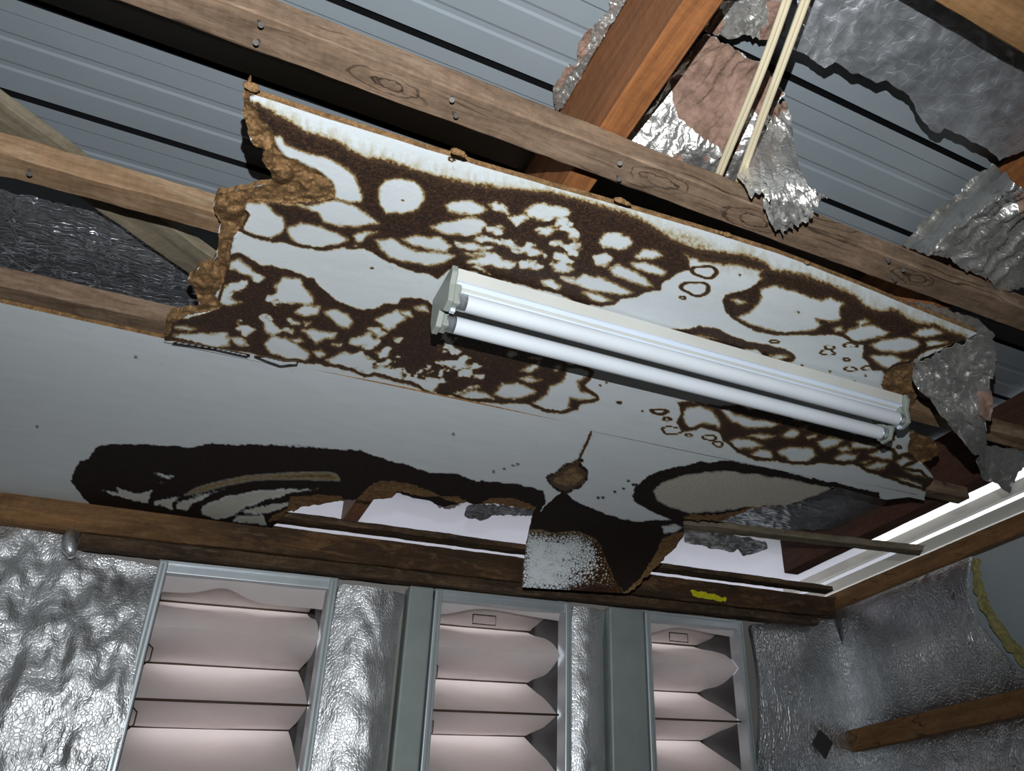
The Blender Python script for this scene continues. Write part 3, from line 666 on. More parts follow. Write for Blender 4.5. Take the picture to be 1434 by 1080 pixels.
CELLS = (many('A', '250,380 290,375 330,430 460,485 600,520 720,580 780,640 800,700 830,760 830,815 740,815 650,790 640,700 560,620 430,560 330,520 260,440;940,720 985,665 1080,660 1170,680 1240,740 1240,800 1190,860 1100,890 990,890 940,830;300,825 480,840 650,800 760,830 880,900 940,950 850,965 700,975 580,940 540,880 430,850;70,815 200,815 240,870 320,920 330,980 310,1020 220,1045 130,1030 50,1000 50,870')
 + many('J', '870,190 960,155 1100,170 1200,220 1270,260 1250,300 1100,320 1000,315 920,290 880,240')
 + many('B', '60,510 100,490 230,490 170,520 130,560 90,560;52,590 85,570 112,592 80,606;205,545 330,540 400,580 480,615 600,620 740,650 680,690 560,710 430,690 310,660 250,600;380,540 480,520 640,530 710,590 680,620 560,600 450,580;670,320 720,290 840,285 900,310 950,355 900,380 780,375 690,355;950,310 1010,295 1080,335 1090,370 1020,355;580,455 660,425 790,400 870,395 950,440 900,500 800,510 700,510 620,490;950,470 1040,465 1030,500 960,495;1090,395 1180,375 1220,410 1150,440;740,560 850,560 960,600 880,610 780,595;820,690 900,660 1000,635 1050,670 1130,695 1080,730 960,710 860,705;820,730 900,730 960,770 880,760;1000,550 1100,560 1200,600 1320,640 1260,655 1170,620 1060,580;1170,700 1240,690 1300,720 1250,740 1180,730;860,540 940,530 980,550 900,560;800,630 870,640 940,650 860,655')
 + many('C', '-30,345 60,310 150,312 235,330 275,372 200,395 90,415 0,385;60,490 130,460 190,475 140,515 70,510;190,420 250,410 285,440 240,470 200,460;265,490 320,485 325,530 275,540;165,555 230,550 235,580 175,580;245,575 330,580 320,610 260,600;275,620 330,625 310,645;460,555 500,510 580,500 650,520 690,560 650,600 560,600 490,585;430,665 500,640 550,670 510,710 450,695;700,640 750,605 850,615 890,650 800,670 710,660;680,700 760,690 850,710 910,750 880,780 790,760 700,725;530,735 600,715 700,745 760,790 830,850 740,840 650,810 560,780;290,820 360,785 480,785 580,830 690,885 640,905 520,890 400,880 330,850;350,890 420,890 500,920 550,945 490,965 410,940;95,815 150,800 215,850 170,890 130,860;190,650 240,640 280,690 230,690;150,700 220,695 300,740 230,755 160,730;0,590 50,600 100,640 40,655 0,640;0,690 50,690 75,715 0,725;220,790 300,790 330,830 260,820')
 + many('D', '400,350 400,310 480,280 600,310 680,340 760,370 800,380 860,360 960,410 920,440 930,500 850,520 760,500 800,550 760,580 600,590 500,590 380,560 290,520 240,480 330,450 380,400;195,370 250,365 310,390 250,405;880,560 920,545 945,580 900,595;1030,520 1080,505 1110,525 1060,545 1150,545 1250,585 1200,620 1100,640 1020,655 950,610 980,570 1040,550;460,745 540,735 590,755 520,785;-180,600 0,605 120,640 180,680 0,660 -180,640')
 + many('E', '430,345 510,300 640,285 770,300 805,340 760,380 640,400 500,380;410,430 500,415 600,415 670,445 640,480 580,530 530,510 450,470;740,260 800,215 900,215 990,250 900,275 800,280;845,320 900,305 1015,320 930,365 860,365;680,452 760,438 740,480 670,485')
 + many('G', '490,120 550,115 640,190 720,240 690,260 600,215 490,175;455,290 520,270 600,260 590,300 510,330 470,350;385,355 450,345 500,380 560,410 480,420 420,400;790,290 850,235 950,235 980,290 1050,370 1040,410 900,395 750,380 800,350;920,460 980,420 1090,430 1070,480 990,495;1110,460 1180,445 1270,480 1320,530 1280,580 1210,560 1150,500;705,510 760,520 830,590 760,620 710,590;880,505 950,540 900,545;980,530 1035,540 1000,560;840,580 915,580 900,600;970,585 1060,580 1200,610 1190,640 1110,640 1060,675 1020,640;720,680 760,640 850,630 930,670 1020,750 980,790 860,775 760,740;110,610 300,605 450,605 490,650 480,690 360,710 220,670 140,645;110,570 200,550 260,570 230,590 130,580;540,550 610,570 630,600 600,630 540,580;500,640 590,650 610,690 550,680;1040,730 1090,710 1135,740 1090,770;1290,650 1340,640 1400,665 1350,695 1300,680;1380,620 1434,600 1434,680;1170,680 1230,680 1220,695;880,640 950,630 980,665 930,665')
 + many('H', '400,280 480,235 560,215 620,260 560,300 490,335 430,310;560,220 650,215 660,260 600,250;670,190 740,185 765,230 700,215;360,330 430,340 470,375 400,380;240,420 300,395 350,370 430,420 420,450 320,455;80,545 180,505 320,505 390,550 370,590 250,610 150,585;415,490 490,480 500,515 440,515;340,620 450,585 530,620 620,670 560,690 430,650;530,400 570,405 550,420;700,690 800,660 830,700 800,770 740,740;910,560 1000,570 1080,590 1000,605 930,585;870,385 920,400 940,470 890,450;950,780 1050,740 1150,770 1200,800 1080,815;1300,505 1340,495 1370,510 1320,525')
 + many('I', '240,540 300,475 400,470 500,500 530,515 440,560 330,565;420,435 480,420 570,445 500,455;420,380 510,340 550,330 540,370 490,390;480,290 570,300 550,315;645,350 690,340 700,370 660,385;730,365 800,355 880,380 890,410 850,430 800,455 830,515 900,535 940,560 900,580 820,575 760,570 740,620 760,640 700,660 600,655 500,610 500,590 600,545 615,490 700,455 730,410;0,520 100,525 200,560 100,565;110,410 180,410 170,430')
 + many('F', '190,150 210,110 270,95 340,120 375,180 370,210 350,190 290,185 220,210;370,110 420,110 440,140 560,160 660,180 620,200 500,200 430,175;500,240 560,225 640,245 580,255;660,235 700,205 750,225 730,250 690,250;780,245 830,230 830,245 790,262;415,270 450,250 520,260 580,285 520,305 450,300;500,330 560,300 610,310 620,355 560,350;640,310 700,290 810,300 830,330 780,370 700,370 690,340 640,320;830,270 900,245 960,260 920,290 870,310;930,300 980,285 1000,310 950,318;1000,270 1080,280 1150,285 1080,305 1000,300;910,350 960,325 1035,325 1010,360 930,370;1080,330 1150,300 1200,320 1190,355 1110,350;1150,240 1190,235 1160,265;1040,365 1090,360 1060,375;1060,385 1120,368 1180,380 1150,405 1080,400;1210,370 1250,340 1320,370 1240,400;1170,440 1240,445 1340,470 1330,495 1220,470;1250,410 1340,405 1380,440 1310,430;750,200 790,200 770,210'))
RINGS = []
for k, L in (('C', [(1160, 755, 80, 38, 13), (1100, 865, 88, 44, 13), (1015, 925, 17, 9, 5)]), ('D', [(840, 722, 45, 18, 6), (855, 690, 30, 12, 4), (990, 675, 45, 14, 5), (990, 830, 38, 14, 7), (1105, 827, 38, 14, 7), (965, 768, 20, 9, 5), (490, 650, 28, 9, 4)]),
             ('F', [(140, 215, 48, 18, 5), (320, 250, 32, 12, 5), (360, 280, 22, 12, 4), (220, 237, 15, 6, 4), (118, 160, 18, 8, 5), (80, 125, 35, 12, 9), (1225, 295, 10, 6, 3)]),
             ('I', [(1085, 592, 12, 8, 6), (1355, 652, 46, 14, 10), (1405, 705, 24, 9, 7)]), ('B', [(715, 15, 18, 12, 6)])):
    a, b, c = CR[k]
    RINGS += [(a + x / c, b + y / c, rx / c, ry / c, w / c) for x, y, rx, ry, w in L]
SPOTS = [(D, 1.6) for D in pts('D 263,213 1090,875 672,808 1017,915 855,847 650,458 I 1000,460 960,478 1240,650 B 195,730 395,285 # 520,376')]
def stain1(u, v):
    wu = u + 3.0 * fbm(u * .06, v * .06, 1, 4) * 2 + 2.6 * fbm(u * .28, v * .28, 2, 3); wv = v + 3.0 * fbm(u * .06, v * .06, 8, 4) * 2 + 2.6 * fbm(u * .28, v * .28, 9, 3)
    reg = np.maximum.reduce([sdpoly(wu, wv, R1), sdpoly(wu, wv, R2), sdpoly(wu, wv, R3), sdpoly(wu, wv, R1B)])
    cell = sdmany(wu, wv, CELLS, 30)
    soft = sdline(u, v, R1SOFT)
    k = sstep(26, 4, soft)
    lo = -2.2 - 15 * k; hi = 1.6 + 2.5 * k
    s_out = sstep(0, 1, (reg + k * 4 * fbm(u * .35, v * .35, 4) * 2 - lo) / (hi - lo)); s_out = np.where(k > .1, s_out ** (1 + 1.1 * k), s_out)
    # mottling where the mark is blotchy
    zone = np.exp(-(((u - 600) / 90) ** 2 + ((v - 512) / 42) ** 2)) + .5 * np.exp(-(((u - 350) / 60) ** 2 + ((v - 430) / 40) ** 2)) + .35 * np.exp(-(((u - 760) / 110) ** 2 + ((v - 340) / 45) ** 2))
    mott = fbm(u * .09 + v * .02, v * .15, 21, 5) * 2
    inn = -cell - 9.0 * zone * np.clip(mott + .20, 0, 1) * 3.4
    s_in = np.maximum(sstep(-4.2, 3.4, inn) ** 1.5, (1 - k) * sstep(5.0, 2.4, reg))
    s = np.minimum(s_out, s_in)
    for (cx, cy, rx, ry, w) in RINGS:
        m = (np.abs(u - cx) < rx * 1.6 + 6) & (np.abs(v - cy) < ry * 1.6 + 6)
        if m.any():
            a = np.arctan2((v[m] - cy) / ry, (u[m] - cx - .35 * (v[m] - cy)) / rx); q = np.hypot((v[m] - cy) / ry, (u[m] - cx - .35 * (v[m] - cy)) / rx)
            q = q + .10 * np.sin(a * 3 + cx) + .04 * np.sin(a * 5 + cy)
            dd = np.abs(q - 1) * (rx * ry) ** .5
            s[m] = np.maximum(s[m], sstep(max(w, 1.5) * 1.1, max(w, 1.5) * .35, dd) * .95)
    for ((cx, cy), r) in SPOTS:
        s = np.maximum(s, sstep(r * 1.6, r * .6, np.hypot(u - cx, (v - cy) * 1.3)) * .9)
    # tan bleed on the pale strip
    s = np.maximum(s, .22 * sstep(34, 4, soft) * np.clip(fbm(u * .2, v * .06, 31, 4) * 2 + .45, 0, 1) * (cell < 0))
    s = np.maximum(s, .45 * np.exp(-(((u - 965) / 48) ** 2 + ((v - 340 - (u - 965) * .35) / 14) ** 2)) * np.clip(.6 + 2 * fbm(u * .3, v * .3, 33), 0, 1))
    return np.clip(s, 0, 1)
def fib1(u, v):
    wu = u + 2.2 * fbm(u * .2, v * .2, 41) * 2; wv = v + 2.2 * fbm(u * .2, v * .2, 42) * 2
    return sstep(-1.6, 1.6, sdmany(wu, wv, FIB1, 20))
def zero(u, v): return np.zeros_like(u)
LUMPS = [((395, 243), 17, 15, .022), ((372, 215), 12, 20, .012), ((440, 262), 26, 16, .012), ((322, 290), 22, 18, .016), ((330, 262), 20, 6, .010), ((352, 128), 10, 14, .010), ((288, 392), 24, 22, .010), ((312, 335), 8, 26, .008), ((250, 446), 24, 8, .008)]
def p1map(u, v):
    f = fib1(u, v)
    sag = .030 * sstep(900, 360, u) * sstep(.75, 0, (v - topv(u)) / 330) + .006 * np.sin(u * .008)
    d = sag - .004
    lump = np.zeros_like(u)
    for ((cx, cy), rx, ry, h) in LUMPS: lump = np.maximum(lump, h * np.clip(1 - ((u - cx) / rx) ** 2 - ((v - cy) / ry) ** 2, 0, 1) ** .5)
    rough = f * (lump + .010 * fbm(u * .10, v * .10, 51, 5) * 2 - .003 + .006 * (ridge(u * .05, v * .09, 55) - .5))
    rough = rough - .004 * f
    return atz(u, v, HC - .002 - d - rough - .0006 * fbm(u * .4, v * .4, 57))
ATT = {'stain': stain1, 'fibre': fib1, 'burnt': zero, 'crackle': zero, 'tan': zero}
p1 = empty('stained_ceiling_panel', tuple(atz(np.array(760.), np.array(420.), HC)))
tag(p1, 'large brown-blotched broken ceiling panel that carries the twin tube light', 'ceiling panel')
sheet('board', PANEL1, p1map, 1.8, M['paint'], thick=(0, 0, .012), attrs=ATT, parent=p1, split=('painted_face', 'softboard_core'))
# loose crumbs of softboard along the near edge
for j, (cu, cv, sc) in enumerate([(641, 213, .012), (648, 217, .008), (869, 281, .012), (878, 285, .009), (1020, 329, .010), (1130, 368, .008), (353, 122, .013), (1010, 326, .007)]):
    bmm = bmesh.new(); sc *= .75; bmesh.ops.create_icosphere(bmm, subdivisions=3, radius=sc)
    c0 = atz(np.array(float(cu)), np.array(float(cv)), HC - .006 - (.03 if cu < 700 else .012 if cu < 900 else 0))
    V = []
    for q in bmm.verts:
        k = 1 + .9 * float(fbm(q.co.x / sc * 1.3 + j * 5, q.co.y / sc * 1.3 + q.co.z / sc * .9, 60 + j)); V.append((c0[0] + q.co.x * k * 1.3, c0[1] + q.co.y * k * .6, c0[2] + q.co.z * k * .6))
    F = [tuple(v.index for v in f.verts) for f in bmm.faces]; bmm.free()
    mesh_obj('softboard_crumb', V, F, M['paint'], p1, attrs={'fibre': np.ones(len(V))})
# thin paint skin peeling along the joint
for nm, q in (('paint_flake', '# 240,481 262,484 300,490 345,500 352,497 310,488 280,483 250,478'), ('paint_flake', '# 352,498 372,506 392,513 416,511 418,506 396,505 375,500')):
    P_ = pts(q); sheet(nm, P_, lambda u, v: atz(u, v, HC - .016), 1.5, M['paint'], thick=(0, 0, .0008), attrs={'stain': zero, 'fibre': zero, 'burnt': lambda u, v: .9 * sstep(2.2, .6, sdpoly(u, v, P_)), 'crackle': zero, 'tan': zero}, parent=p1)

# ---- plain white panel left of the crack, black tide mark along the wall
JOINT = lambda u: 479 + .2078 * (u - 228)
def jl(a, b, n, off=0): return [(u, JOINT(u) + off) for u in np.linspace(a, b, n)]
P2 = [(-170, 387), (0, 424)] + jl(228, 828, 24, -5) + open_torn(pts('# 826,606 815,634 804,656 790,686 768,704 752,722 K 1390,372 1300,362 1180,342 1050,345 1010,330 960,345 880,362 850,350 780,320 690,300 620,280 590,310 460,325 420,318 340,320 200,345 80,362 40,390 L 1180,412 1140,430 1080,500 900,482 800,470'), 4, 1.3, 6) + pts('L 600,450 400,424 180,398 0,368') + [(0, 691), (-170, 665)]
BURNT2 = pts('L 70,270 75,240 100,190 115,160 160,155 200,90 280,80 450,80 600,90 660,100 780,78 900,85 1040,80 1160,90 1300,100 K 0,10 200,30 420,45 500,75 690,130 800,165 970,180 1060,215 1190,220 1330,240 1434,265 1450,330 1400,420 1000,460 600,460 0,520 L 1100,560 700,520 400,460 180,400 120,330')
WHITE2 = many('L', '470,225 585,235 590,250 540,250;490,268 545,270 530,280;290,290 400,330 490,305 450,380 330,350 210,310 240,310 310,320;590,400 600,370 700,340 850,305 780,330 680,385 650,420;720,430 730,390 850,340 1000,310 1330,300 1200,325 1050,360 940,400 890,440 800,462;920,420 1000,390 1180,365 1160,390 1050,430 950,430;480,365 570,345 625,345 580,370 580,410 490,385;900,440 1040,432 1050,490 880,470')
TAN2 = [pts('L 640,335 700,300 780,275 950,240 1150,225 1350,220 1400,230 1420,262 1200,255 1000,258 850,285 720,320')]
FIB2 = many('K', '380,330 420,290 500,222 600,215 700,235 830,275 860,300 760,300 680,285 620,270 600,320 460,340;60,330 200,300 300,300 340,330 200,350 60,380 20,400 0,400 20,360;860,300 960,300 1010,330 1010,345 920,330;1080,335 1150,310 1260,310 1390,355 1400,385 1300,372 1190,350') + many('L', '1170,345 1300,335 1434,340 1434,360 1250,375 1180,420 1120,460 1060,470 1080,440 1160,400')
CRACKSTAIN = pts('N 300,310 330,290 380,260 420,225 470,215 500,190 525,200 500,230 550,270 545,320 500,370 430,400 360,390 320,350')
def ragged(u, v, s, a=2.0): return u + a * 2 * fbm(u * .10, v * .14, s, 4) + a * fbm(u * .5, v * .5, s + 2, 2), v + a * 2 * fbm(u * .10, v * .14, s + 4, 4) + a * fbm(u * .5, v * .5, s + 6, 2)
def burnt2(u, v):
    wu, wv = ragged(u, v, 61, 2.2)
    reg = sstep(-1.0, 1.6, sdpoly(wu, wv, BURNT2)); hol = sstep(1.6, -1.4, sdmany(wu, wv, WHITE2, 20)); tn = 1 - .93 * sstep(-6, 4, sdmany(u, v, TAN2, 20))
    cs = np.maximum(.0, .85 * sstep(2.2, .6, np.abs(sdpoly(wu, wv, CRACKSTAIN))), )
    sp = np.zeros_like(u)
    for (cx, cy) in pts('# 58,355 52,598 K 1160,162 1220,145 1270,128 1295,122 # 620,552 635,608 190,500'): sp = np.maximum(sp, .7 * sstep(2.4, .8, np.hypot((u - cx) * .6, v - cy)))
    return np.maximum.reduce([np.minimum(reg, hol) * tn, cs, sp])
def crackst(u, v):
    wu, wv = ragged(u, v, 61, 2.2); d = sdpoly(wu, wv, CRACKSTAIN); return sstep(-1, 2, d) * (.74 - .22 * sstep(2, 9, d) + .25 * fbm(u * .12, v * .2, 66))
def stain2(u, v): return crackst(u, v) + .55 * sstep(-4, 5, sdmany(u, v, TAN2, 20)) + .14 * sstep(-2, 4, sdmany(u, v, WHITE2, 20))
def fib2(u, v):
    wu, wv = ragged(u, v, 71, 1.6); return sstep(-1.2, 1.2, np.maximum(sdmany(wu, wv, FIB2, 20), 1.6 + .9 * fbm(u * .2, v * .2, 3) - sdline(u, v, pts('# 828,606 822,620 812,640'))))
def p2map(u, v):
    f = fib2(u, v); return atz(u, v, HC + .004 - .004 * np.sin((u - 300) * .004) * sstep(500, 650, v) + .003 * f + .004 * f * fbm(u * .15, v * .15, 77) * 2)
p2 = empty('white_ceiling_panel', tuple(atz(np.array(330.), np.array(600.), HC)))
tag(p2, 'plain white ceiling panel on the left with a black tide mark along the wall', 'ceiling panel')
sheet('board', P2, p2map, 2.4, M['paint'], thick=(0, 0, .012), attrs={'stain': stain2, 'fibre': fib2, 'burnt': burnt2, 'crackle': zero, 'tan': zero}, parent=p2, split=('painted_face', 'softboard_core'))

# ---- panel right of the crack: an oval mark and a tongue that has softened and curled down over the plate
P3 = jl(831, 1290, 16, -5) + pts('# 1240,700 1200,690 Q 1160,180') + open_torn(pts('Q 1160,180 1000,240 850,290 650,302 540,352 450,382 240,372 240,400'), 4, 1.2, 9) + open_torn(pts('N 1160,640 1155,690 1080,780 960,900 850,1010 800,1042'), 4, 1.5, 10) + pts('N 430,1018 140,1002') + open_torn(pts('N 140,1000 150,850 180,680 215,520 290,400 # 790,680 806,656 817,634 828,606'), 4, 1.0, 11)
DARK3 = pts('N 150,560 280,398 410,400 470,460 560,500 700,550 860,590 960,580 1140,575 1200,600 1200,720 1000,1060 800,1060 100,1060')
CRK3 = pts('N 120,640 200,640 270,640 350,660 480,645 600,690 640,740 680,850 720,950 800,1060 430,1060 100,1060')
WHT3 = pts('N 1020,620 1100,605 1150,625 1100,660 1040,660')
FIB3 = [pts('N 1165,650 1180,700 1100,800 980,920 860,1030 760,1055 880,950 980,800 1020,700 1090,665'), pts('Q 1160,175 1000,236 850,284 650,296 540,330 400,345 300,340 250,350 240,390 450,400 700,320 1000,260')]
OV_OUT = pts('N 835,430 850,370 960,290 1060,250 Q 150,70 350,30 520,25 800,75 1000,130 1200,165 1400,215 1400,260 1160,200 1000,250 540,380 200,385 60,325 N 900,490 850,460')
OV_IN = pts('Q 45,200 100,150 250,95 450,70 650,90 850,120 1100,172 1170,176 1000,250 850,300 600,310 450,330 280,345 180,315 80,270')
def burnt3(u, v):
    wu, wv = ragged(u, v, 81, 2.0)
    dk = sstep(-1, 1.6, sdpoly(wu, wv, DARK3)); c = sstep(2.5, -2.5, sdpoly(wu, wv, CRK3)); w = sstep(3, -4, sdpoly(wu, wv, WHT3))
    ov = np.minimum(sstep(-1, 1.6, sdpoly(wu, wv, OV_OUT)), sstep(6, -2, sdpoly(wu, wv, OV_IN)))
    cs = np.maximum(.0, .85 * sstep(2.2, .6, np.abs(sdpoly(wu, wv, CRACKSTAIN))), )
    low = .75 * np.exp(-(((u - 835) / 40) ** 2 + ((v - 826) / 11) ** 2))
    sp = np.zeros_like(u)
    for (cx, cy) in pts('N 810,332 840,356 650,437 620,438 725,400 780,380 855,385 860,355'): sp = np.maximum(sp, .8 * sstep(2.6, .8, np.hypot((u - cx) * .7, v - cy)))
    return np.maximum.reduce([np.minimum(np.minimum(dk, c), w), ov, cs, low, sp])
def crk3(u, v):
    s = sdpoly(u, v, CRK3); return sstep(-2, 3, s) * np.clip(.22 + .75 * sstep(770, 880, u) * sstep(720, 815, v) + .65 * sstep(20, 3, s) + .5 * sstep(780, 830, v) * sstep(770, 840, u), 0, 1)
def stain3(u, v):
    s = sdpoly(u, v, CRK3); return crackst(u, v) + .45 * sstep(9, -2, s) * sstep(-8, -1, s) + .3 * sstep(790, 880, u) * sstep(760, 820, v) * sstep(-1, 2, s)
def tan3(u, v): return sstep(-4, 5, sdpoly(*ragged(u, v, 91, 1.5), OV_IN)) * .9
def fib3(u, v):
    wu, wv = ragged(u, v, 95, 1.6); return sstep(-1.2, 1.2, np.maximum(sdmany(wu, wv, FIB3, 20), 1.8 + .9 * fbm(u * .2, v * .2, 5) - sdline(u, v, pts('# 828,606 822,620 812,640 800,660'))))
def p3map(u, v):
    flat = atz(u, v, np.full_like(u, HC + .003))
    v0 = np.interp(u, [720, 760, 860, 957, 990], [706, 700, 722, 732, 736]); hang = (u < 975) & (v > v0)
    s = np.clip((v - v0) / (829 - v0), 0, 1.05); y0 = atz(u, v0, np.full_like(u, HC + .003))[:, 1]
    yy = y0 + (2.80 - y0) * (1 - (1 - np.clip(s, 0, 1)) ** 1.6) ; yy = np.minimum(yy, 2.80) - .05 * sstep(.35, 1.0, s)
    bent = aty(u, v, yy); f = fib3(u, v)
    P = np.where(hang[:, None], bent, flat); P[:, 2] += -.006 * f * fbm(u * .16, v * .16, 97) * 2
    return P
p3 = empty('curled_ceiling_panel', tuple(atz(np.array(980.), np.array(680.), HC)))
tag(p3, 'cracked ceiling panel with a black-rimmed oval and a curled tongue hanging over the wall plate', 'ceiling panel')
sheet('board', P3, p3map, 2.0, M['paint'], thick=(0, .004, .011), attrs={'stain': stain3, 'fibre': fib3, 'burnt': burnt3, 'crackle': crk3, 'tan': tan3}, parent=p3, split=('painted_face', 'softboard_core'))

# ------------------------------------------------------------------ twin fluorescent batten light
X0, X1 = .352, 1.578
y1 = float(atz(np.array(655.), np.array(426.), 1.0)[1]); y2 = float(atz(np.array(640.), np.array(455.), .992)[1])
lt = empty('twin_tube_light', ((X0 + X1) / 2, 1.38, HC - .01)); tag(lt, 'white twin fluorescent batten light fixed to the stained panel', 'light fitting')
def extr(name, prof, xa, xb, mat, parent, smooth=False):
    n = len(prof); V = [(xa, y, z) for y, z in prof] + [(xb, y, z) for y, z in prof]
    F = [(i, (i + 1) % n, n + (i + 1) % n, n + i) for i in range(n)] + [tuple(range(n - 1, -1, -1)), tuple(range(n, 2 * n))]
    return mesh_obj(name, V, F, mat, parent, smooth)
zt = HC - .012
ym = (y1 + y2) / 2
extr('spine', [(1.322, zt + .004), (1.334, 1.032), (y1 + .004, 1.026), (ym, 1.026), (y2 + .012, 1.034), (y2 + .03, zt + .004)], X0 + .014, X1 - .014, M['enamel'], lt)
for j, (dy, mat) in enumerate(((0, 'trim'), (.0065, 'enamel'), (.0115, 'trim'))):
    extr('cover_lip', [(1.331 + dy - .004, 1.033 - j * .003), (1.331 + dy + .0035, 1.027 - j * .003), (1.331 + dy + .0045, 1.029 - j * .003), (1.331 + dy - .002, 1.038 - j * .003)], X0 + .016, X1 - .016, M[mat], lt)
for (yy, zz, xa, xb) in ((y1, 1.000, X0 + .020, X1 - .010), (y2, .990, X0 + .020, X1 - .010)):
    V, F = tube_vf([(xa + .018, yy, zz), (xa + .0185, yy, zz), (xa + .020, yy, zz), (xa + .4, yy, zz), (xa + .8, yy, zz), (xb - .020, yy, zz), (xb - .0185, yy, zz), (xb - .018, yy, zz)], [.016, .0182, .0182, .0182, .0182, .0182, .0182, .016], 32); tb = mesh_obj('tube', V, F, M['tube'], lt)
    for (p, q) in ((xa, xa + .020), (xb - .020, xb)):
        V, F = tube_vf([(p, yy, zz), (p + .001, yy, zz), (p + .006, yy, zz), (p + .007, yy, zz), (p + .012, yy, zz), (p + .013, yy, zz), (q, yy, zz)], [.0186, .0188, .0188, .0178, .0188, .0184, .0184], 24); mesh_obj('tube_cap', V, F, M['metalcap'], tb)
def endcap(x, w, flip):
    pr = [(1.316, zt + .004), (1.312, 1.045), (y1 - .022, 1.022), (y1 - .020, .984), (y1 + .010, .977), (ym + .004, .996), (y2 - .012, .968), (y2 + .018, .968), (y2 + .032, 1.000), (y2 + .034, zt + .004)]
    o = extr('end_cap', pr, x, x + w, M['endcap'], lt); m = o.modifiers.new('bevel', 'BEVEL'); m.width = .002; m.segments = 2; m.limit_method = 'ANGLE'
    s = 1 if not flip else -1; xi = x + (w if not flip else 0)
    for (yy, zz) in ((y1, 1.0), (y2, .990)):
        h = boxes('lamp_holder', [(min(xi, xi + s * .014), max(xi, xi + s * .014), yy - .017, yy + .017, zz - .017, zz + .030)], M['endcap'], lt, .003)
    hb = boxes('latch', [(min(xi, xi + s * .010), max(xi, xi + s * .010), y1 + .002, y1 + .012, .9755, .9835)], M['trim'], lt, .001)
endcap(X0, .012, False); endcap(X1 - .012, .012, True)

# ------------------------------------------------------------------ sarking foil: torn, creased and hanging
def crump(base, amp, fr, seed, nrm=(0, 0, -1), big=0.0, th=None):
    """pushes a sheet into folds; th is the way the long creases run"""
    nrm = np.array(nrm, float)
    def fm(u, v):
        P = base(u, v)
        if th is None: d = amp * 1.3 * (ridge(u * fr * 1.2, v * fr * .7 + u * fr * .5, seed) ** 2 - .4) + amp * .8 * fbm(u * fr * 2.3, v * fr * 2.3, seed + 4) * 2
        else:
            a = (u * math.cos(th) + v * math.sin(th)) * fr; b = (-u * math.sin(th) + v * math.cos(th)) * fr
            b = b + .5 * fbm(a * .8, b * .8, seed + 2) * 2
            d = amp * 1.2 * (ridge(b * 1.7, a * .22, seed) ** 2 - .4) + amp * .55 * (ridge(b * 4.2, a * .7, seed + 3) - .5) + amp * .25 * fbm(a * 3.5, b * 5, seed + 4) * 2
        d = d + big * fbm(u * fr * .35, v * fr * .35, seed + 9) * 2
        return P + nrm * d[:, None]
    return fm
def foilthing(name, outline, fm, mat, lab, step=3, kraft=None, rough=1.5, seed=1, cat='foil'):
    at = {'kraft': (lambda u, v: sstep(-1.5, 1.5, sdmany(u + 3 * fbm(u * .15, v * .15, seed), v + 3 * fbm(u * .15, v * .15, seed + 5), kraft, 20))) if kraft else zero}
    o = sheet(name, rough_poly(outline, 5, rough, seed), fm, step, M[mat], thick=(0, 0, .0012), attrs=at); return tag(o, lab, cat)
TORN_TOP = pts('# 1120,-60 T 480,100 462,200 500,215 560,258 600,288 640,255 720,312 760,320 820,352 860,340 955,405 990,480 1040,545 1085,560 1100,535 1200,580 1280,620 1330,670 1434,640') + [(1500, 186), (1500, -60)]
foilthing('torn_sarking', TORN_TOP, crump(lambda u, v: atz(u, v, 1.245), .004, .03, 3, big=.008), 'foil_roof', 'large embossed silver foil sheet with a ragged torn edge at the top right', 3, kraft=[pts('T 560,240 640,215 660,255 760,310 700,330 560,280'), pts('T 470,150 540,190 520,240 440,210')], seed=3)
foilthing('torn_sarking', pts('W 700,120 760,60 780,0 1100,0 1080,120 1040,200 960,190 880,160 820,190 780,170 700,150'), crump(lambda u, v: atz(u, v, 1.290), .008, .06, 7, th=-.9), 'foil_scrap', 'round-ended scrap of foil on brown paper beside the purlin at the top', 2.5,
          kraft=[pts('W 690,170 760,160 790,120 780,30 740,60'), pts('W 990,0 1110,0 1080,140 1030,205 960,190 960,140 1000,110')], seed=5)
kr = [pts('W 640,230 700,150 790,210 900,270 990,310 1030,400 1080,450 1000,490 940,540 930,500 880,560 850,650 870,690 800,760 760,700 660,620 570,560 530,380 570,340 600,345'), pts('W 690,740 720,750 700,790'), pts('W 540,720 600,735 590,770')]
foilthing('torn_sarking', pts('W 330,660 480,460 560,330 640,225 700,150 790,210 900,270 990,310 1030,400 1085,450 1000,520 960,640 900,760 860,850 780,850 690,820'), crump(lambda u, v: atz(u, v, 1.300 - .10 * sstep(100, 240, v)), .012, .035, 11, big=.012, th=-.95), 'foil_scrap', 'brown paper side of torn sarking with silver scraps, right of the purlin', 2.5, kraft=kr, seed=7)
foilthing('torn_sarking', pts('W -10,520 -20,410 40,330 95,290 100,205 150,140 200,90 240,60 250,-20 330,-20 205,205 25,510'), crump(lambda u, v: atz(u, v, 1.325), .012, .08, 17, th=-1.0), 'foil_scrap', 'thin ragged strip of foil along the left side of the red purlin', 2, kraft=[pts('W -20,420 40,330 95,290 100,205 150,140 180,120 140,240 60,340 20,410')], seed=9)
foilthing('crumpled_foil', pts('W 1000,480 1080,470 1110,560 1120,680 1150,800 1200,880 1285,940 1210,965 1195,1010 1120,1040 1065,1085 1000,1020 970,950 1010,905 900,890 850,850 900,760 950,640'),
          crump(lambda u, v: atz(u, v, 1.275 - .215 * sstep(150, 285, v)), .028, .045, 23, big=.02, th=1.25), 'foil_scrap', 'crumpled grey foil hanging over the long front batten', 2, kraft=[pts('W 1000,480 1080,470 1090,520 1010,540')], seed=11)
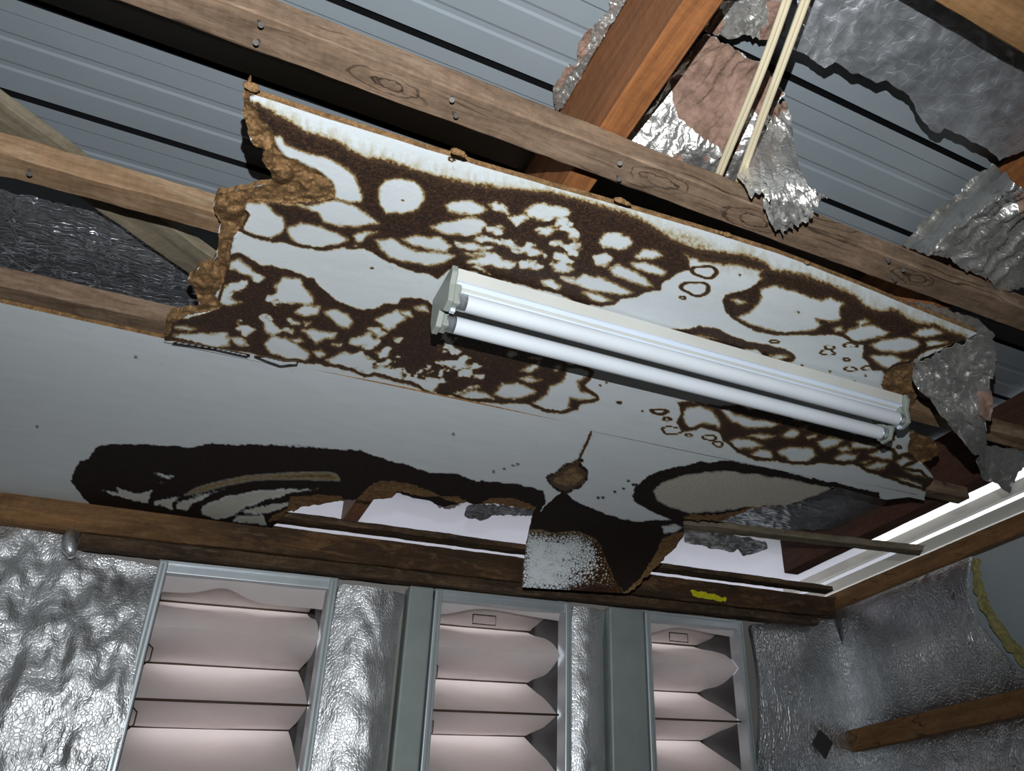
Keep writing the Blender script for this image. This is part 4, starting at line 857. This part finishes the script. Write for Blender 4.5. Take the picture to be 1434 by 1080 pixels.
foilthing('creased_foil', [(1262, 347), (1290, 314), (1320, 286), (1356, 256), (1392, 228), (1434, 262), (1520, 270), (1520, 430), (1434, 402), (1400, 408), (1382, 388), (1330, 362)], crump(lambda u, v: atz(u, v, 1.30 - .190 * sstep(0, 34, ((u - 1262) * 119 + (v - 347) * 130) / 176.2)), .024, .028, 29, big=.016, th=-.62), 'foil_scrap', 'creased silver foil bulging down at the right edge above the front batten', 2.5, kraft=[pts('# 1420,262 1440,262 1440,320 1428,300')], seed=13)
foilthing('hanging_foil', pts('O 300,300 310,245 520,170 680,110 745,150 745,250 712,370 735,450 735,520 695,570 695,790 640,745 520,615 400,455 300,345'), crump(lambda u, v: atz(u, v, 1.062 - .15 * sstep(455, 650, v)), .022, .030, 37, big=.014, th=.95), 'foil_scrap', 'triangular silver foil flap hanging at the right end of the stained panel', 2, kraft=[pts('O 650,430 735,420 740,505 690,555 650,540')], seed=15)
foilthing('hanging_foil', pts('O 640,795 700,710 900,735 910,800 870,850 832,975 765,925 680,890'), crump(lambda u, v: atz(u, v, 1.12), .008, .05, 41), 'foil_scrap', 'small dull grey foil scrap below the hanging flap at the right', 2.5, kraft=[pts('O 640,795 700,710 900,735 910,800 870,850 832,975 765,925 680,890')] if False else None, seed=17)
foilthing('creased_foil', pts('# 1190,395 1215,402 1260,418 1310,428 1370,448 1394,470 1370,490 1330,468 1280,440 1230,420 1190,405'), crump(lambda u, v: atz(u, v, 1.092), .006, .08, 43), 'foil_scrap', 'crinkled foil strip squeezed between the front batten and the panel at right', 2, kraft=[pts('# 1240,412 1280,420 1300,445 1250,425')], seed=19)
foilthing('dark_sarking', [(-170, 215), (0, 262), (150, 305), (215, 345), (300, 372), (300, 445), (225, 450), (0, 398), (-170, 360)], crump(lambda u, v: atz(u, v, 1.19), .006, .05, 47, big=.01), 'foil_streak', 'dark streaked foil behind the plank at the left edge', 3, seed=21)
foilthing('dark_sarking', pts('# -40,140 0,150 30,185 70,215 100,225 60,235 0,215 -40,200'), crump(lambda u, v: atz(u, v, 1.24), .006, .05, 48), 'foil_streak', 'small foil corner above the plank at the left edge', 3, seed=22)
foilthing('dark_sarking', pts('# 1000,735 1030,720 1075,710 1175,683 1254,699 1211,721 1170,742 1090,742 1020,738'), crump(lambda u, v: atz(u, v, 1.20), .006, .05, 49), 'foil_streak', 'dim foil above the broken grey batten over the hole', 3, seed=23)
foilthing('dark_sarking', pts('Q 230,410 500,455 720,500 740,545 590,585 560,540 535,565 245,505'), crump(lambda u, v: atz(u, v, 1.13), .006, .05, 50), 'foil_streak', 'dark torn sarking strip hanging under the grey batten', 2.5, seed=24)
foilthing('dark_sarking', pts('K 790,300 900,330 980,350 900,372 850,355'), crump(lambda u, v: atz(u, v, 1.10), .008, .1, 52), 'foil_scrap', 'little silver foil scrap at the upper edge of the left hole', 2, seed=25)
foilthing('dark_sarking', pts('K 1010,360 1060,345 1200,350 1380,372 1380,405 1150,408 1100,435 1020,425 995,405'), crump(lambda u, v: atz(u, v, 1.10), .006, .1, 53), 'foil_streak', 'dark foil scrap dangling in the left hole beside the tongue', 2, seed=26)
# ------------------------------------------------------------------ cables, batten end hook, hanging bits
for j, (a, b, lab) in enumerate((((1101, -8), (1007, 252), 'left one of two cream cables dropping behind the front batten'), ((1128, -8), (1034, 262), 'right one of two cream cables dropping behind the front batten'))):
    A = atz(np.array(float(a[0])), np.array(float(a[1])), 1.145); B = atz(np.array(float(b[0])), np.array(float(b[1])), 1.135)
    d = B - A; A = A - d * .35
    P_ = [A + (B - A) * f + np.array([.004 * math.sin(f * 5 + j), .003 * math.sin(f * 7), -.006 * math.sin(f * math.pi)]) for f in np.linspace(0, 1, 24)] + [B + np.array([.004, .02, .03])]
    c = empty('electric_cable', tuple(B)); tag(c, lab, 'cable', 'cream cables')
    off = np.array([.0042, .0018, 0])
    for s in (-1, 1): tube('core', [tuple(p + off * s) for p in P_], .0046, M['cable'], c, 10)
hk = empty('wall_bracket', (-.262, 2.94, .93)); tag(hk, 'crumpled foil-wrapped bracket at the left end of the window rail', 'bracket')
V, F = tube_vf([(-.275, 2.93, .985), (-.272, 2.915, .955), (-.262, 2.905, .925), (-.25, 2.905, .900)], [.012, .018, .020, .010], 12); mesh_obj('sleeve', V, F, M['foil_wall'], hk)
boxes('plate', [(-.285, -.25, 2.935, 2.945, .945, .992)], M['steel_dark'], hk, .002)
